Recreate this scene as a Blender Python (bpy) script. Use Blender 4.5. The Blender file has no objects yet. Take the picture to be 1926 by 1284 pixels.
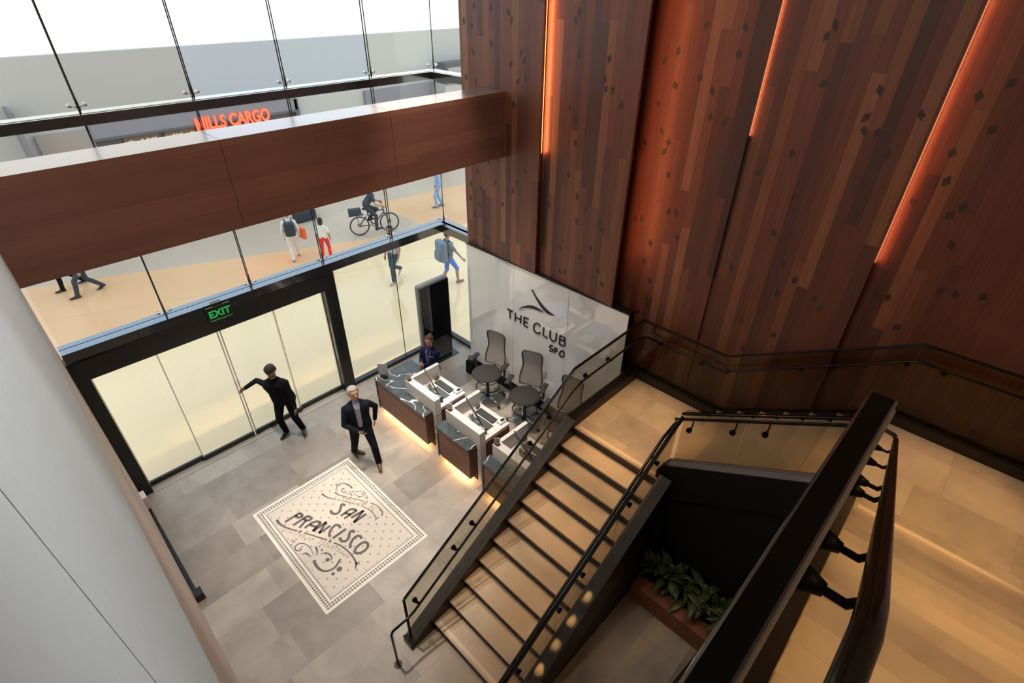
# Lounge lobby with stairs, reception desks and glass front, seen from the top of the stairs.
import bpy, bmesh, math, random
from mathutils import Vector, Matrix
PI = math.pi
SC = bpy.context.scene
COL = SC.collection
R_ = math.radians

# ------------------------------------------------------------------ camera
cd = bpy.data.cameras.new('camera')
cam = bpy.data.objects.new('camera', cd); COL.objects.link(cam)
RIGHT = Vector((0.698258, -0.715794, 0.008598)); DOWN = Vector((-0.399971, -0.400078, -0.824597)); FWD = Vector((0.593682, 0.572343, -0.565655))
M = Matrix((RIGHT, -DOWN, -FWD)).transposed().to_4x4()
M.translation = Vector((0.12, -9.14, 7.7))
cam.matrix_world = M
cd.sensor_width = 36.0; cd.lens = 996.24 / 1926.0 * 36.0
cd.clip_start = 0.01; cd.clip_end = 200
SC.camera = cam

# ------------------------------------------------------------------ world, exposure, large lights
SC.view_settings.view_transform = 'Standard'; SC.view_settings.look = 'None'
SC.view_settings.gamma = 1.0; SC.view_settings.exposure = 0.0; SC.view_settings.use_curve_mapping = False
w = bpy.data.worlds.new('overcast daylight'); SC.world = w; w.use_nodes = True
_nt = w.node_tree; _tc = _nt.nodes.new('ShaderNodeTexCoord'); _sx = _nt.nodes.new('ShaderNodeSeparateXYZ'); _rp = _nt.nodes.new('ShaderNodeValToRGB')
_nt.links.new(_tc.outputs['Generated'], _sx.inputs[0]); _nt.links.new(_sx.outputs[2], _rp.inputs[0]); _nt.links.new(_rp.outputs[0], _nt.nodes['Background'].inputs[0])
_rp.color_ramp.elements[0].position = 0.0; _rp.color_ramp.elements[0].color = (1.0, 1.0, 0.99, 1)
_rp.color_ramp.elements[0].position = 0.16; _rp.color_ramp.elements[1].position = 0.6; _rp.color_ramp.elements[1].color = (0.62, 0.80, 1.0, 1)
w.node_tree.nodes['Background'].inputs[1].default_value = 1.85
try:
    cy = SC.cycles
    cy.use_denoising = True; cy.max_bounces = 10; cy.diffuse_bounces = 4; cy.glossy_bounces = 4
    cy.transparent_max_bounces = 32; cy.transmission_bounces = 8
    cy.caustics_reflective = False; cy.caustics_refractive = False
    cy.sample_clamp_indirect = 4.0
except Exception:
    pass

def light(kind, name, loc, target, energy, color, size=0.2, sizey=None, angle=50, blend=0.6):
    l = bpy.data.lights.new(name, kind); l.energy = energy; l.color = color
    if kind == 'AREA':
        l.size = size
        if sizey: l.shape = 'RECTANGLE'; l.size_y = sizey
    else:
        l.shadow_soft_size = size
    if kind == 'SPOT': l.spot_size = R_(angle); l.spot_blend = blend
    o = bpy.data.objects.new(name, l); COL.objects.link(o); o.location = loc
    d = Vector(target) - Vector(loc)
    o.rotation_euler = d.to_track_quat('-Z', 'Y').to_euler()
    return o

WARM = (1.0, 0.54, 0.20)
# lobby spots added as fill, and recessed ceiling downlights over the three stair flights
for p, t, e in (((1.6, -3.9, 9.3), (1.7, -3.9, 0), 2000), ((3.9, -3.8, 9.3), (3.9, -3.8, 0), 1700), ((4.9, -2.9, 9.3), (5.5, -2.6, 0), 1900), ((2.2, -1.0, 9.3), (2.2, -1.0, 0), 2000), ((5.0, -1.0, 9.3), (5.0, -1.1, 0), 1700)):
    light('SPOT', 'lobby fill', p, t, e,  (1.0, 0.86, 0.72), 0.12, angle=38, blend=0.9)
light('AREA', 'beam fill', (2.2, -5.6, 9.5), (3.0, -2.6, 5.0), 160, (1.0, 0.84, 0.70), 2.6)  # added light that lifts the beam face and the wood wall
light('SPOT', 'stair downlight or fill', (3.9, -8.2, 9.3), (3.9, -8.25, 0), 420, (1.0, 0.8, 0.6), 0.1, angle=13, blend=0.9)  # added spot that lifts only the floor beside the planter
for y, e in ((-3.2, 330), (-5.6, 300), (-7.6, 480)): light('SPOT', 'left wall fill', (1.1, y, 9.4), (-0.25, y - 0.3, 6.6), e, (0.98, 0.98, 0.96), 0.15, angle=58, blend=0.9)  # added lamps that brighten only the left wall
for p, t, e, a in (((2.7, -6.4, 9.3), (2.7, -6.4, 0.4), 520, 16), ((3.6, -6.4, 9.3), (3.6, -6.4, 0.9), 720, 16), ((4.6, -6.4, 9.3), (4.6, -6.4, 1.5), 1150, 16), ((5.9, -6.3, 9.3), (5.9, -6.35, 1.9), 1500, 20),
                   ((6.0, -8.0, 9.3), (6.0, -8.0, 2.6), 300, 18), ((5.8, -9.8, 9.3), (5.8, -9.8, 3.2), 1000, 26), ((4.0, -10.0, 9.3), (4.0, -9.95, 4.0), 560, 32), ((2.4, -10.0, 9.3), (2.4, -9.95, 5.0), 340, 44), ((1.0, -10.0, 9.3), (1.0, -9.95, 5.8), 150, 50)):
    light('SPOT', 'stair downlight or fill', p, t, e, WARM, 0.08, angle=a, blend=0.8)

# ------------------------------------------------------------------ node helpers
def newmat(name):
    m = bpy.data.materials.new(name); m.use_nodes = True
    nt = m.node_tree; b = nt.nodes['Principled BSDF']
    return m, nt, b
def simple(name, c, rough=0.5, metal=0.0, spec=0.5, emit=None, es=0.0, coat=0.0, noise=0.0, nscale=40):
    m, nt, b = newmat(name)
    b.inputs['Base Color'].default_value = (*c, 1); b.inputs['Roughness'].default_value = rough
    b.inputs['Metallic'].default_value = metal; b.inputs['Specular IOR Level'].default_value = spec
    b.inputs['Coat Weight'].default_value = coat
    if emit: b.inputs['Emission Color'].default_value = (*emit, 1); b.inputs['Emission Strength'].default_value = es
    if noise:
        tc = nt.nodes.new('ShaderNodeTexCoord'); n = nt.nodes.new('ShaderNodeTexNoise'); n.inputs['Scale'].default_value = nscale
        n.inputs['Detail'].default_value = 4
        nt.links.new(tc.outputs['Object'], n.inputs['Vector'])
        mx = nt.nodes.new('ShaderNodeMix'); mx.data_type = 'RGBA'
        mx.inputs[6].default_value = (*[max(0, x * (1 - noise)) for x in c], 1); mx.inputs[7].default_value = (*[min(1, x * (1 + noise)) for x in c], 1)
        nt.links.new(n.outputs['Fac'], mx.inputs[0]); nt.links.new(mx.outputs[2], b.inputs['Base Color'])
    return m
class NB:
    """tiny node builder: numbers or sockets in, sockets out"""
    def __init__(s, nt): s.nt = nt
    def put(s, sock, v):
        if hasattr(v, 'is_linked') or hasattr(v, 'links'): s.nt.links.new(v, sock)
        else: sock.default_value = v
    def m(s, op, a, b=0.0, c=0.0):
        n = s.nt.nodes.new('ShaderNodeMath'); n.operation = op
        s.put(n.inputs[0], a); s.put(n.inputs[1], b); s.put(n.inputs[2], c); return n.outputs[0]
    def pos(s):
        g = s.nt.nodes.new('ShaderNodeNewGeometry'); x = s.nt.nodes.new('ShaderNodeSeparateXYZ')
        s.nt.links.new(g.outputs['Position'], x.inputs[0]); return x.outputs
    def obj(s):
        g = s.nt.nodes.new('ShaderNodeTexCoord'); x = s.nt.nodes.new('ShaderNodeSeparateXYZ')
        s.nt.links.new(g.outputs['Object'], x.inputs[0]); return x.outputs
    def vec(s, x, y, z=0.0):
        n = s.nt.nodes.new('ShaderNodeCombineXYZ'); s.put(n.inputs[0], x); s.put(n.inputs[1], y); s.put(n.inputs[2], z); return n.outputs[0]
    def white(s, x, y):
        n = s.nt.nodes.new('ShaderNodeTexWhiteNoise'); n.noise_dimensions = '2D'
        s.nt.links.new(s.vec(x, y), n.inputs['Vector']); return n.outputs['Value']
    def noise(s, v, scale, detail=3, dist=0.0):
        n = s.nt.nodes.new('ShaderNodeTexNoise'); n.inputs['Scale'].default_value = scale; n.inputs['Detail'].default_value = detail
        n.inputs['Distortion'].default_value = dist
        s.nt.links.new(v, n.inputs['Vector']); return n.outputs['Fac']
    def ramp(s, f, stops):
        n = s.nt.nodes.new('ShaderNodeValToRGB'); e = n.color_ramp.elements
        while len(e) < len(stops): e.new(0.5)
        for k, (p, c) in enumerate(stops): e[k].position = p; e[k].color = (*c, 1)
        s.nt.links.new(f, n.inputs[0]); return n.outputs[0]
    def mix(s, f, a, b, mode='MIX'):
        n = s.nt.nodes.new('ShaderNodeMix'); n.data_type = 'RGBA'; n.blend_type = mode
        s.put(n.inputs[0], f)
        for k, v in ((6, a), (7, b)):
            if isinstance(v, tuple): n.inputs[k].default_value = (*v, 1)
            else: s.nt.links.new(v, n.inputs[k])
        return n.outputs[2]
def planks(name, ua, va, wdt, ln, stops, rough=0.45, gap=0.02, gapc=(0.02, 0.015, 0.01), grain=0.25, gs=(30, 2.5), coat=0.0, mottle=0.0, spec=0.5, offs=7.3, cloud=None):
    m, nt, b = newmat(name); q = NB(nt); P = q.pos(); u = P[ua]; v = P[va]
    cu = q.m('DIVIDE', u, wdt); ci = q.m('FLOOR', cu)
    r1 = q.white(ci, 3.7)
    cv = q.m('ADD', q.m('DIVIDE', v, ln), q.m('MULTIPLY', r1, offs)); vi = q.m('FLOOR', cv)
    rnd = q.white(q.m('ADD', ci, 0.5), q.m('ADD', vi, 0.5))
    c = q.ramp(rnd, stops)
    gr = q.noise(q.vec(q.m('MULTIPLY', u, gs[0]), q.m('MULTIPLY', v, gs[1]), q.m('MULTIPLY', rnd, 30.0)), 1.0, 3)
    c = q.mix(1.0, c, q.ramp(gr, [(0.25, (1 - grain,) * 3), (0.75, (1 + grain * 0.4,) * 3)]), 'MULTIPLY')
    if mottle:
        cl = q.noise(q.vec(u, v, q.m('MULTIPLY', rnd, 20.0)), 1.6, 6, 1.2)
        c = q.mix(1.0, c, q.ramp(cl, [(0.3, (1 - mottle,) * 3), (0.5, (1.0,) * 3), (0.7, (1 + mottle * 0.6,) * 3)]), 'MULTIPLY')
    fu = q.m('FRACT', cu); fv = q.m('FRACT', cv)
    g = q.m('MAXIMUM', q.m('LESS_THAN', fu, gap), q.m('LESS_THAN', fv, gap * wdt / ln))
    c = q.mix(g, c, gapc)
    nt.links.new(c, b.inputs['Base Color'])
    b.inputs['Roughness'].default_value = rough; b.inputs['Coat Weight'].default_value = coat; b.inputs['Specular IOR Level'].default_value = spec
    return m
def glassmat(name, tint, refl=1.0, rough=0.0):
    m = bpy.data.materials.new(name); m.use_nodes = True; nt = m.node_tree; nt.nodes.clear()
    o = nt.nodes.new('ShaderNodeOutputMaterial'); t = nt.nodes.new('ShaderNodeBsdfTransparent'); g = nt.nodes.new('ShaderNodeBsdfGlossy')
    t.inputs[0].default_value = (*tint, 1); g.inputs['Roughness'].default_value = rough
    f = nt.nodes.new('ShaderNodeFresnel'); f.inputs[0].default_value = 1.45
    q = NB(nt); mx = nt.nodes.new('ShaderNodeMixShader')
    ge = nt.nodes.new('ShaderNodeNewGeometry')
    nt.links.new(q.m('MULTIPLY', q.m('MINIMUM', q.m('MULTIPLY', f.outputs[0], refl), 0.4), q.m('SUBTRACT', 1.0, ge.outputs['Backfacing'])), mx.inputs[0])
    nt.links.new(t.outputs[0], mx.inputs[1]); nt.links.new(g.outputs[0], mx.inputs[2]); nt.links.new(mx.outputs[0], o.inputs[0])
    return m

# ------------------------------------------------------------------ materials
BLACK = simple('black painted steel', (0.012, 0.012, 0.014), 0.32, 0.0, 0.5)
BLACKM = simple('matt black', (0.008, 0.008, 0.009), 0.7, 0.0, 0.3)
BRONZE = simple('dark oiled steel', (0.035, 0.03, 0.027), 0.42, 0.6, 0.5, noise=0.4, nscale=9)
CAPM = simple('dark anodised rail', (0.004, 0.0035, 0.0035), 0.5, 0.0, 0.12)
HANDM = simple('satin handrail', (0.008, 0.007, 0.007), 0.22, 0.0, 0.35)
GLEAM = simple('polished black edge', (0.012, 0.012, 0.012), 0.12, 0.0, 1.0, coat=1.0)
SHEENT = simple('transom sky sheen', (0.20, 0.25, 0.31), 0.22, 1.0)  # bluish metal puts the sky's sheen on the black transom
SHEENR = simple('rail sky sheen', (0.36, 0.42, 0.44), 0.2, 1.0)  # paler metal puts the sky's sheen on the high rail
DARKT = simple('dark stringer cap', (0.075, 0.072, 0.075), 0.40, 0.3, noise=0.3, nscale=7)
EDGE = simple('lit cap side', (0.45, 0.44, 0.42), 0.4, 0.8)
CHROME = simple('polished steel', (0.75, 0.74, 0.72), 0.18, 1.0)
ALU = simple('brushed aluminium', (0.62, 0.6, 0.56), 0.35, 1.0)
WHITE = simple('white solid surface', (0.74, 0.70, 0.665), 0.38)
BEIGE = simple('beige plaster', (0.55, 0.44, 0.37), 0.8, noise=0.04, nscale=6)
GREYP = simple('pale grey plaster', (0.50, 0.54, 0.56), 0.75, noise=0.06, nscale=25)
CEIL = simple('ceiling paint', (0.75, 0.72, 0.68), 0.9)
WOODW = planks('reclaimed wood boards', 1, 2, 0.135, 2.5, [(0.0, (0.085, 0.042, 0.035)), (0.08, (0.12, 0.048, 0.037)), (0.4, (0.172, 0.060, 0.040)), (0.7, (0.20, 0.070, 0.044)), (0.9, (0.25, 0.094, 0.052)), (1.0, (0.31, 0.13, 0.068))],
               rough=0.42, gap=0.012, gapc=(0.09, 0.036, 0.024), grain=0.22, gs=(45, 1.6), spec=0.42)
WOODH = planks('walnut veneer', 2, 0, 0.085, 14.0, [(0.0, (0.175, 0.074, 0.052)), (0.5, (0.205, 0.088, 0.06)), (1.0, (0.24, 0.106, 0.072))], rough=0.34, gap=0.0, grain=0.16, gs=(70, 1.2), spec=0.6, coat=1.0)
WOODH.node_tree.nodes['Principled BSDF'].inputs['Coat Roughness'].default_value = 0.16
WOODD = planks('walnut desk panel', 2, 1, 0.09, 5.0, [(0.0, (0.13, 0.045, 0.025)), (0.5, (0.18, 0.062, 0.034)), (1.0, (0.24, 0.085, 0.045))], rough=0.4, gap=0.0, grain=0.3, gs=(60, 1.5))
DIAM = simple('dark wood lozenge', (0.062, 0.034, 0.027), 0.55, noise=0.3)
FLOORT = planks('grey stone floor tile', 1, 0, 0.6, 1.2, [(0.0, (0.21, 0.185, 0.155)), (0.3, (0.27, 0.24, 0.205)), (0.7, (0.33, 0.295, 0.25)), (1.0, (0.40, 0.36, 0.31))], rough=0.42, gap=0.006, gapc=(0.17, 0.15, 0.13), grain=0.12, gs=(3, 3), mottle=0.18)
TREADT = planks('pale stone stair tile', 0, 1, 0.6, 0.9, [(0.0, (0.40, 0.345, 0.275)), (0.5, (0.47, 0.41, 0.33)), (1.0, (0.55, 0.48, 0.39))], rough=0.45, gap=0.005, gapc=(0.30, 0.25, 0.19), grain=0.14, gs=(3, 3), mottle=0.16)
def tread_mat():
    m, nt, b = newmat('pale stone tread'); q = NB(nt); P = q.pos()
    c1 = q.noise(q.vec(P[0], P[1], q.m('MULTIPLY', P[2], 3.0)), 1.3, 6, 1.4)
    nt.links.new(q.ramp(c1, [(0.25, (0.40, 0.335, 0.26)), (0.5, (0.48, 0.41, 0.32)), (0.75, (0.55, 0.47, 0.37))]), b.inputs['Base Color']); b.inputs['Roughness'].default_value = 0.42
    return m
TREADM = tread_mat()
STRIP = simple('nosing strip', (0.66, 0.57, 0.47), 0.4)
RISER = simple('dark riser', (0.05, 0.032, 0.024), 0.5)
def concourse_mat():
    m, nt, b = newmat('polished terrazzo'); q = NB(nt); P = q.pos()
    # a curved joint parts the peach terrazzo near the lounge from the grey one beyond
    edge = q.m('ADD', 10.75, q.m('ADD', q.m('MULTIPLY', P[0], -0.43), q.m('MULTIPLY', q.m('MULTIPLY', P[0], P[0]), 0.0)))
    far = q.m('GREATER_THAN', P[1], edge)
    far2 = q.m("MAXIMUM", q.m("MULTIPLY", far, q.m("LESS_THAN", P[0], 11.4)), q.m("GREATER_THAN", P[1], q.m("SUBTRACT", 11.45, q.m("MULTIPLY", P[0], 0.16))))
    sp = q.noise(q.vec(P[0], P[1]), 60, 2); big = q.noise(q.vec(P[0], P[1]), 0.35, 2)
    ca = q.mix(q.m('GREATER_THAN', P[1], 5.4), (0.88, 0.64, 0.37), q.ramp(big, [(0.3, (0.81, 0.46, 0.24)), (0.7, (0.85, 0.52, 0.29))])); cb = q.ramp(big, [(0.3, (0.57, 0.44, 0.33)), (0.7, (0.62, 0.49, 0.38))])  # paler strip by the doors: glare through the panes put into the colour
    c = q.mix(far2, ca, cb)
    c = q.mix(1.0, c, q.ramp(sp, [(0.3, (0.93,) * 3), (0.7, (1.04,) * 3)]), 'MULTIPLY')
    jl = q.m('LESS_THAN', q.m('ABSOLUTE', q.m('SUBTRACT', P[1], q.m('ADD', 8.2, q.m('MULTIPLY', P[0], -0.43)))), 0.012)
    c = q.mix(jl, c, (0.6, 0.45, 0.3))
    nt.links.new(c, b.inputs['Base Color']); b.inputs['Roughness'].default_value = 0.13
    return m
CONC = concourse_mat()
def marble_mat():
    m, nt, b = newmat('dark green marble'); q = NB(nt); P = q.pos(); v = q.vec(P[0], P[1], P[2])
    n1 = q.noise(v, 0.95, 3, 0.8); n2 = q.noise(v, 2.6, 5, 1.0); n3 = q.noise(v, 9, 4)
    base = q.ramp(n3, [(0.3, (0.042, 0.052, 0.056)), (0.7, (0.07, 0.084, 0.088))])
    v1 = q.m('LESS_THAN', q.m('ABSOLUTE', q.m('SUBTRACT', n1, 0.53)), 0.005)
    v2 = q.m('MULTIPLY', q.m('LESS_THAN', q.m('ABSOLUTE', q.m('SUBTRACT', n2, 0.56)), 0.003), 0.25)
    nt.links.new(q.mix(q.m('MAXIMUM', v1, v2), base, (0.78, 0.75, 0.70)), b.inputs['Base Color'])
    b.inputs['Roughness'].default_value = 0.28
    return m
MARBLE = marble_mat()
MX0, MX1, MY0, MY1 = 1.225, 3.095, -4.365, -1.885
def mosaic_mat():
    m, nt, b = newmat('mosaic tile field'); q = NB(nt); P = q.pos(); x, y = P[0], P[1]
    d = q.m('MINIMUM', q.m('MINIMUM', q.m('SUBTRACT', x, MX0), q.m('SUBTRACT', MX1, x)), q.m('MINIMUM', q.m('SUBTRACT', y, MY0), q.m('SUBTRACT', MY1, y)))
    band = lambda a, c: q.m('MULTIPLY', q.m('GREATER_THAN', d, a), q.m('LESS_THAN', d, c))
    lx, ly = q.m('SUBTRACT', x, MX0), q.m('SUBTRACT', y, MY0)
    # lozenge border: diagonal checks
    s = 0.045
    ch = q.m('LESS_THAN', q.m('ADD', q.m('ABSOLUTE', q.m('SUBTRACT', q.m('FRACT', q.m('DIVIDE', lx, s)), 0.5)), q.m('ABSOLUTE', q.m('SUBTRACT', q.m('FRACT', q.m('DIVIDE', ly, s)), 0.5))), 0.42)
    def dots(ox, oy):
        fx = q.m('SUBTRACT', q.m('FRACT', q.m('ADD', q.m('DIVIDE', lx, 0.20), ox)), 0.5); fy = q.m('SUBTRACT', q.m('FRACT', q.m('ADD', q.m('DIVIDE', ly, 0.20), oy)), 0.5)
        return q.m('LESS_THAN', q.m('SQRT', q.m('ADD', q.m('MULTIPLY', fx, fx), q.m('MULTIPLY', fy, fy))), 0.075)
    dt = q.m('MULTIPLY', q.m('MAXIMUM', dots(0, 0), dots(0.5, 0.5)), q.m('GREATER_THAN', d, 0.2))
    # small tesserae joints
    gx = q.m('LESS_THAN', q.m('FRACT', q.m('DIVIDE', lx, 0.0225)), 0.13); gy = q.m('LESS_THAN', q.m('FRACT', q.m('DIVIDE', ly, 0.0225)), 0.13)
    c = q.mix(q.m('MAXIMUM', gx, gy), (0.60, 0.55, 0.48), (0.48, 0.43, 0.37))
    c = q.mix(dt, c, (0.22, 0.18, 0.15))
    c = q.mix(band(0.0, 0.035), c, (0.74, 0.71, 0.65)); c = q.mix(band(0.035, 0.125), c, (0.60, 0.55, 0.48))
    c = q.mix(q.m('MULTIPLY', band(0.035, 0.125), ch), c, (0.10, 0.085, 0.075))
    c = q.mix(band(0.125, 0.15), c, (0.72, 0.69, 0.63)); c = q.mix(band(0.165, 0.178), c, (0.22, 0.19, 0.16))
    nt.links.new(c, b.inputs['Base Color']); b.inputs['Roughness'].default_value = 0.5
    return m
MOSAIC = mosaic_mat()
INK = simple('charcoal tesserae', (0.10, 0.082, 0.078), 0.5, noise=0.35, nscale=60)
INKP = simple('mauve tesserae', (0.33, 0.235, 0.21), 0.5)
SKIN1 = simple('skin', (0.48, 0.25, 0.18), 0.55); SKIN2 = simple('tanned skin', (0.33, 0.17, 0.11), 0.55)
NAVY = simple('navy suit cloth', (0.010, 0.012, 0.020), 0.9, spec=0.12); NAVY2 = simple('navy blazer cloth', (0.012, 0.016, 0.045), 0.9, spec=0.12)
BLKCL = simple('black cloth', (0.007, 0.008, 0.011), 0.9, spec=0.12); SHIRTB = simple('pale blue shirt', (0.30, 0.34, 0.44), 0.8)
BRSHOE = simple('brown leather', (0.085, 0.035, 0.022), 0.45); BKSHOE = simple('black leather', (0.02, 0.015, 0.014), 0.4)
HAIRG = simple('grey hair', (0.36, 0.355, 0.34), 0.8, noise=0.25, nscale=120); HAIRD = simple('dark hair', (0.018, 0.012, 0.010), 0.6); HAIRB = simple('brown hair', (0.045, 0.022, 0.012), 0.6)

# ------------------------------------------------------------------ mesh builder
class MB:
    def __init__(s): s.bm = bmesh.new(); s.mi = 0
    def face(s, vs):
        try:
            f = s.bm.faces.new(vs); f.material_index = s.mi; return f
        except ValueError: return None
    def hexa(s, P):
        v = [s.bm.verts.new(p) for p in P]
        for q in ((3, 2, 1, 0), (4, 5, 6, 7), (0, 1, 5, 4), (1, 2, 6, 5), (2, 3, 7, 6), (3, 0, 4, 7)): s.face([v[i] for i in q])
        return s
    def box(s, x0, x1, y0, y1, z0, z1):
        return s.hexa([(x0, y0, z0), (x1, y0, z0), (x1, y1, z0), (x0, y1, z0), (x0, y0, z1), (x1, y0, z1), (x1, y1, z1), (x0, y1, z1)])
    def rbox(s, x0, x1, y0, y1, z0, z1, r=0.01, seg=2):
        t = MB(); t.box(x0, x1, y0, y1, z0, z1)
        bmesh.ops.bevel(t.bm, geom=t.bm.edges[:], offset=r, segments=seg, affect='EDGES', profile=0.5)
        return s.absorb(t)
    def absorb(s, t, M=None):
        if M is not None: bmesh.ops.transform(t.bm, matrix=M, verts=t.bm.verts)
        mp = {v: s.bm.verts.new(v.co) for v in t.bm.verts}
        for f in t.bm.faces:
            g = s.face([mp[v] for v in f.verts])
            if g: g.smooth = f.smooth
        t.bm.free(); return s
    def prism(s, pts, ext):
        """polygon (3-D points) pushed along ext"""
        e = Vector(ext); a = [s.bm.verts.new(p) for p in pts]; b = [s.bm.verts.new(Vector(p) + e) for p in pts]; n = len(pts)
        s.face(a[::-1]); s.face(b)
        for i in range(n): s.face([a[i], a[(i + 1) % n], b[(i + 1) % n], b[i]])
        return s
    def cyl(s, p, q, r, r2=None, seg=12, smooth=True, caps=True):
        p, q = Vector(p), Vector(q); r2 = r if r2 is None else r2
        t = (q - p).normalized(); a = t.orthogonal().normalized(); b = t.cross(a)
        A = [s.bm.verts.new(p + (a * math.cos(2 * PI * i / seg) + b * math.sin(2 * PI * i / seg)) * r) for i in range(seg)]
        B = [s.bm.verts.new(q + (a * math.cos(2 * PI * i / seg) + b * math.sin(2 * PI * i / seg)) * r2) for i in range(seg)]
        for i in range(seg):
            f = s.face([A[i], A[(i + 1) % seg], B[(i + 1) % seg], B[i]])
            if f: f.smooth = smooth
        if caps: s.face(A[::-1]); s.face(B)
        return s
    def tube(s, path, r, seg=10, closed=False):
        P = [Vector(p) for p in path]; n = len(P); rings = []; prev = None
        for i in range(n):
            if closed: t = (P[(i + 1) % n] - P[i - 1])
            else: t = (P[min(i + 1, n - 1)] - P[max(i - 1, 0)])
            if 0 < i < n - 1 or closed:
                d1 = (P[i] - P[i - 1]).normalized(); d2 = (P[(i + 1) % n] - P[i]).normalized(); t = d1 + d2
                k = 1 / max(0.4, math.cos(d1.angle(d2, 0) / 2))
            else: k = 1
            t.normalize()
            if prev is None: a = t.orthogonal().normalized()
            else: a = (prev - t * prev.dot(t)).normalized()
            prev = a; b = t.cross(a)
            bend = None
            if k > 1.001:
                bend = (d2 - d1).normalized()
            ring = []
            rr = r[i] if isinstance(r, (list, tuple)) else r
            for j in range(seg):
                o = (a * math.cos(2 * PI * j / seg) + b * math.sin(2 * PI * j / seg)) * rr
                if bend is not None: o = o + bend * o.dot(bend) * (k - 1)
                ring.append(s.bm.verts.new(P[i] + o))
            rings.append(ring)
        m = n if closed else n - 1
        for i in range(m):
            A, B = rings[i], rings[(i + 1) % n]
            for j in range(seg):
                f = s.face([A[j], A[(j + 1) % seg], B[(j + 1) % seg], B[j]])
                if f: f.smooth = True
        if not closed: s.face(rings[0][::-1]); s.face(rings[-1])
        return s
    def sweep(s, path, w, h):
        """rectangular bar, width w sideways and height h upright, mitred in plan"""
        P = [Vector(p) for p in path]; n = len(P); rings = []
        for i in range(n):
            d1 = (P[i] - P[i - 1]) if i else (P[1] - P[0]); d2 = (P[i + 1] - P[i]) if i < n - 1 else d1
            a = Vector((d1.x, d1.y, 0)).normalized(); b = Vector((d2.x, d2.y, 0)).normalized(); t = (a + b).normalized()
            side = Vector((t.y, -t.x, 0)) / max(0.3, t.dot(a)); up = Vector((0, 0, 1))
            rings.append([s.bm.verts.new(P[i] + side * sx * w / 2 + up * sz * h / 2) for sx, sz in ((-1, -1), (1, -1), (1, 1), (-1, 1))])
        for i in range(n - 1):
            for j in range(4): s.face([rings[i][j], rings[i][(j + 1) % 4], rings[i + 1][(j + 1) % 4], rings[i + 1][j]])
        s.face(rings[0][::-1]); s.face(rings[-1]); return s
    def ball(s, c, r, sc=(1, 1, 1), u=16, v=10, rot=None):
        t = MB(); bmesh.ops.create_uvsphere(t.bm, u_segments=u, v_segments=v, radius=r)
        for f in t.bm.faces: f.smooth = True
        Mx = Matrix.Translation(c) @ (rot.to_4x4() if rot else Matrix.Identity(4)) @ Matrix.Diagonal((*sc, 1))
        return s.absorb(t, Mx)
    def ribbon(s, pts, w0, wm, w1, z, th=0.003):
        """flat stroke lying on the floor (x, y points), tapering w0 -> wm -> w1"""
        P = smooth2(pts) if len(pts) > 2 else [Vector(p) for p in pts]
        n = len(P); L, Rr = [], []
        for i in range(n):
            t = (P[min(i + 1, n - 1)] - P[max(i - 1, 0)]).normalized(); nn = Vector((-t.y, t.x)); f = i / (n - 1)
            w = (w0 + (wm - w0) * f * 2) if f < 0.5 else (wm + (w1 - wm) * (f - 0.5) * 2)
            L.append(P[i] + nn * w / 2); Rr.append(P[i] - nn * w / 2)
        for i in range(n - 1):
            s.hexa([(*Rr[i], z), (*Rr[i + 1], z), (*L[i + 1], z), (*L[i], z), (*Rr[i], z + th), (*Rr[i + 1], z + th), (*L[i + 1], z + th), (*L[i], z + th)])
        return s
    def build(s, name, mat, parent=None, world=True, smooth_angle=None):
        me = bpy.data.meshes.new(name)
        bmesh.ops.recalc_face_normals(s.bm, faces=s.bm.faces)
        if parent is not None and world:
            off = Vector((0, 0, 0)); q = parent
            while q: off += q.location; q = q.parent
            bmesh.ops.translate(s.bm, vec=-off, verts=s.bm.verts)
        s.bm.to_mesh(me); s.bm.free()
        for m in (mat if isinstance(mat, (list, tuple)) else [mat]): me.materials.append(m)
        o = bpy.data.objects.new(name, me); COL.objects.link(o)
        if parent is not None: o.parent = parent
        return o
def smooth2(pts, sub=5):
    P = [Vector(p) for p in pts]; out = []
    for i in range(len(P) - 1):
        p0 = P[i - 1] if i else P[i] * 2 - P[i + 1]; p1, p2 = P[i], P[i + 1]; p3 = P[i + 2] if i + 2 < len(P) else P[i + 1] * 2 - P[i]
        for k in range(sub):
            t = k / sub
            out.append(0.5 * ((2 * p1) + (p2 - p0) * t + (2 * p0 - 5 * p1 + 4 * p2 - p3) * t * t + (3 * p1 - p0 - 3 * p2 + p3) * t ** 3))
    out.append(P[-1]); return out
def empty(name, loc=(0, 0, 0), rz=0.0):
    o = bpy.data.objects.new(name, None); COL.objects.link(o); o.location = loc; o.rotation_euler = (0, 0, rz); o.empty_display_size = 0.1
    return o
def tag(o, label, cat, group=None, kind=None):
    o['label'] = label; o['category'] = cat
    if group: o['group'] = group
    if kind: o['kind'] = kind
    return o
def struct(o, label, cat): return tag(o, label, cat, kind='structure')
def copy_tree(o, parent=None):
    c = o.copy(); COL.objects.link(c)
    if parent: c.parent = parent
    for ch in list(o.children): copy_tree(ch, c)
    return c
def islands(t, name, mat, parent, world=True):
    """every loose piece of t becomes a part of its own"""
    left = set(t.bm.verts); parts = []
    while left:
        st = [left.pop()]; comp = {st[0]}
        while st:
            v = st.pop()
            for e in v.link_edges:
                u = e.other_vert(v)
                if u in left: left.discard(u); comp.add(u); st.append(u)
        parts.append(comp)
    for comp in parts:
        n = MB(); mp = {v: n.bm.verts.new(v.co) for v in comp}
        for f in {f for v in comp for f in v.link_faces}: n.face([mp[v] for v in f.verts])
        n.build(name, mat, parent, world)
    t.bm.free()
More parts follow.
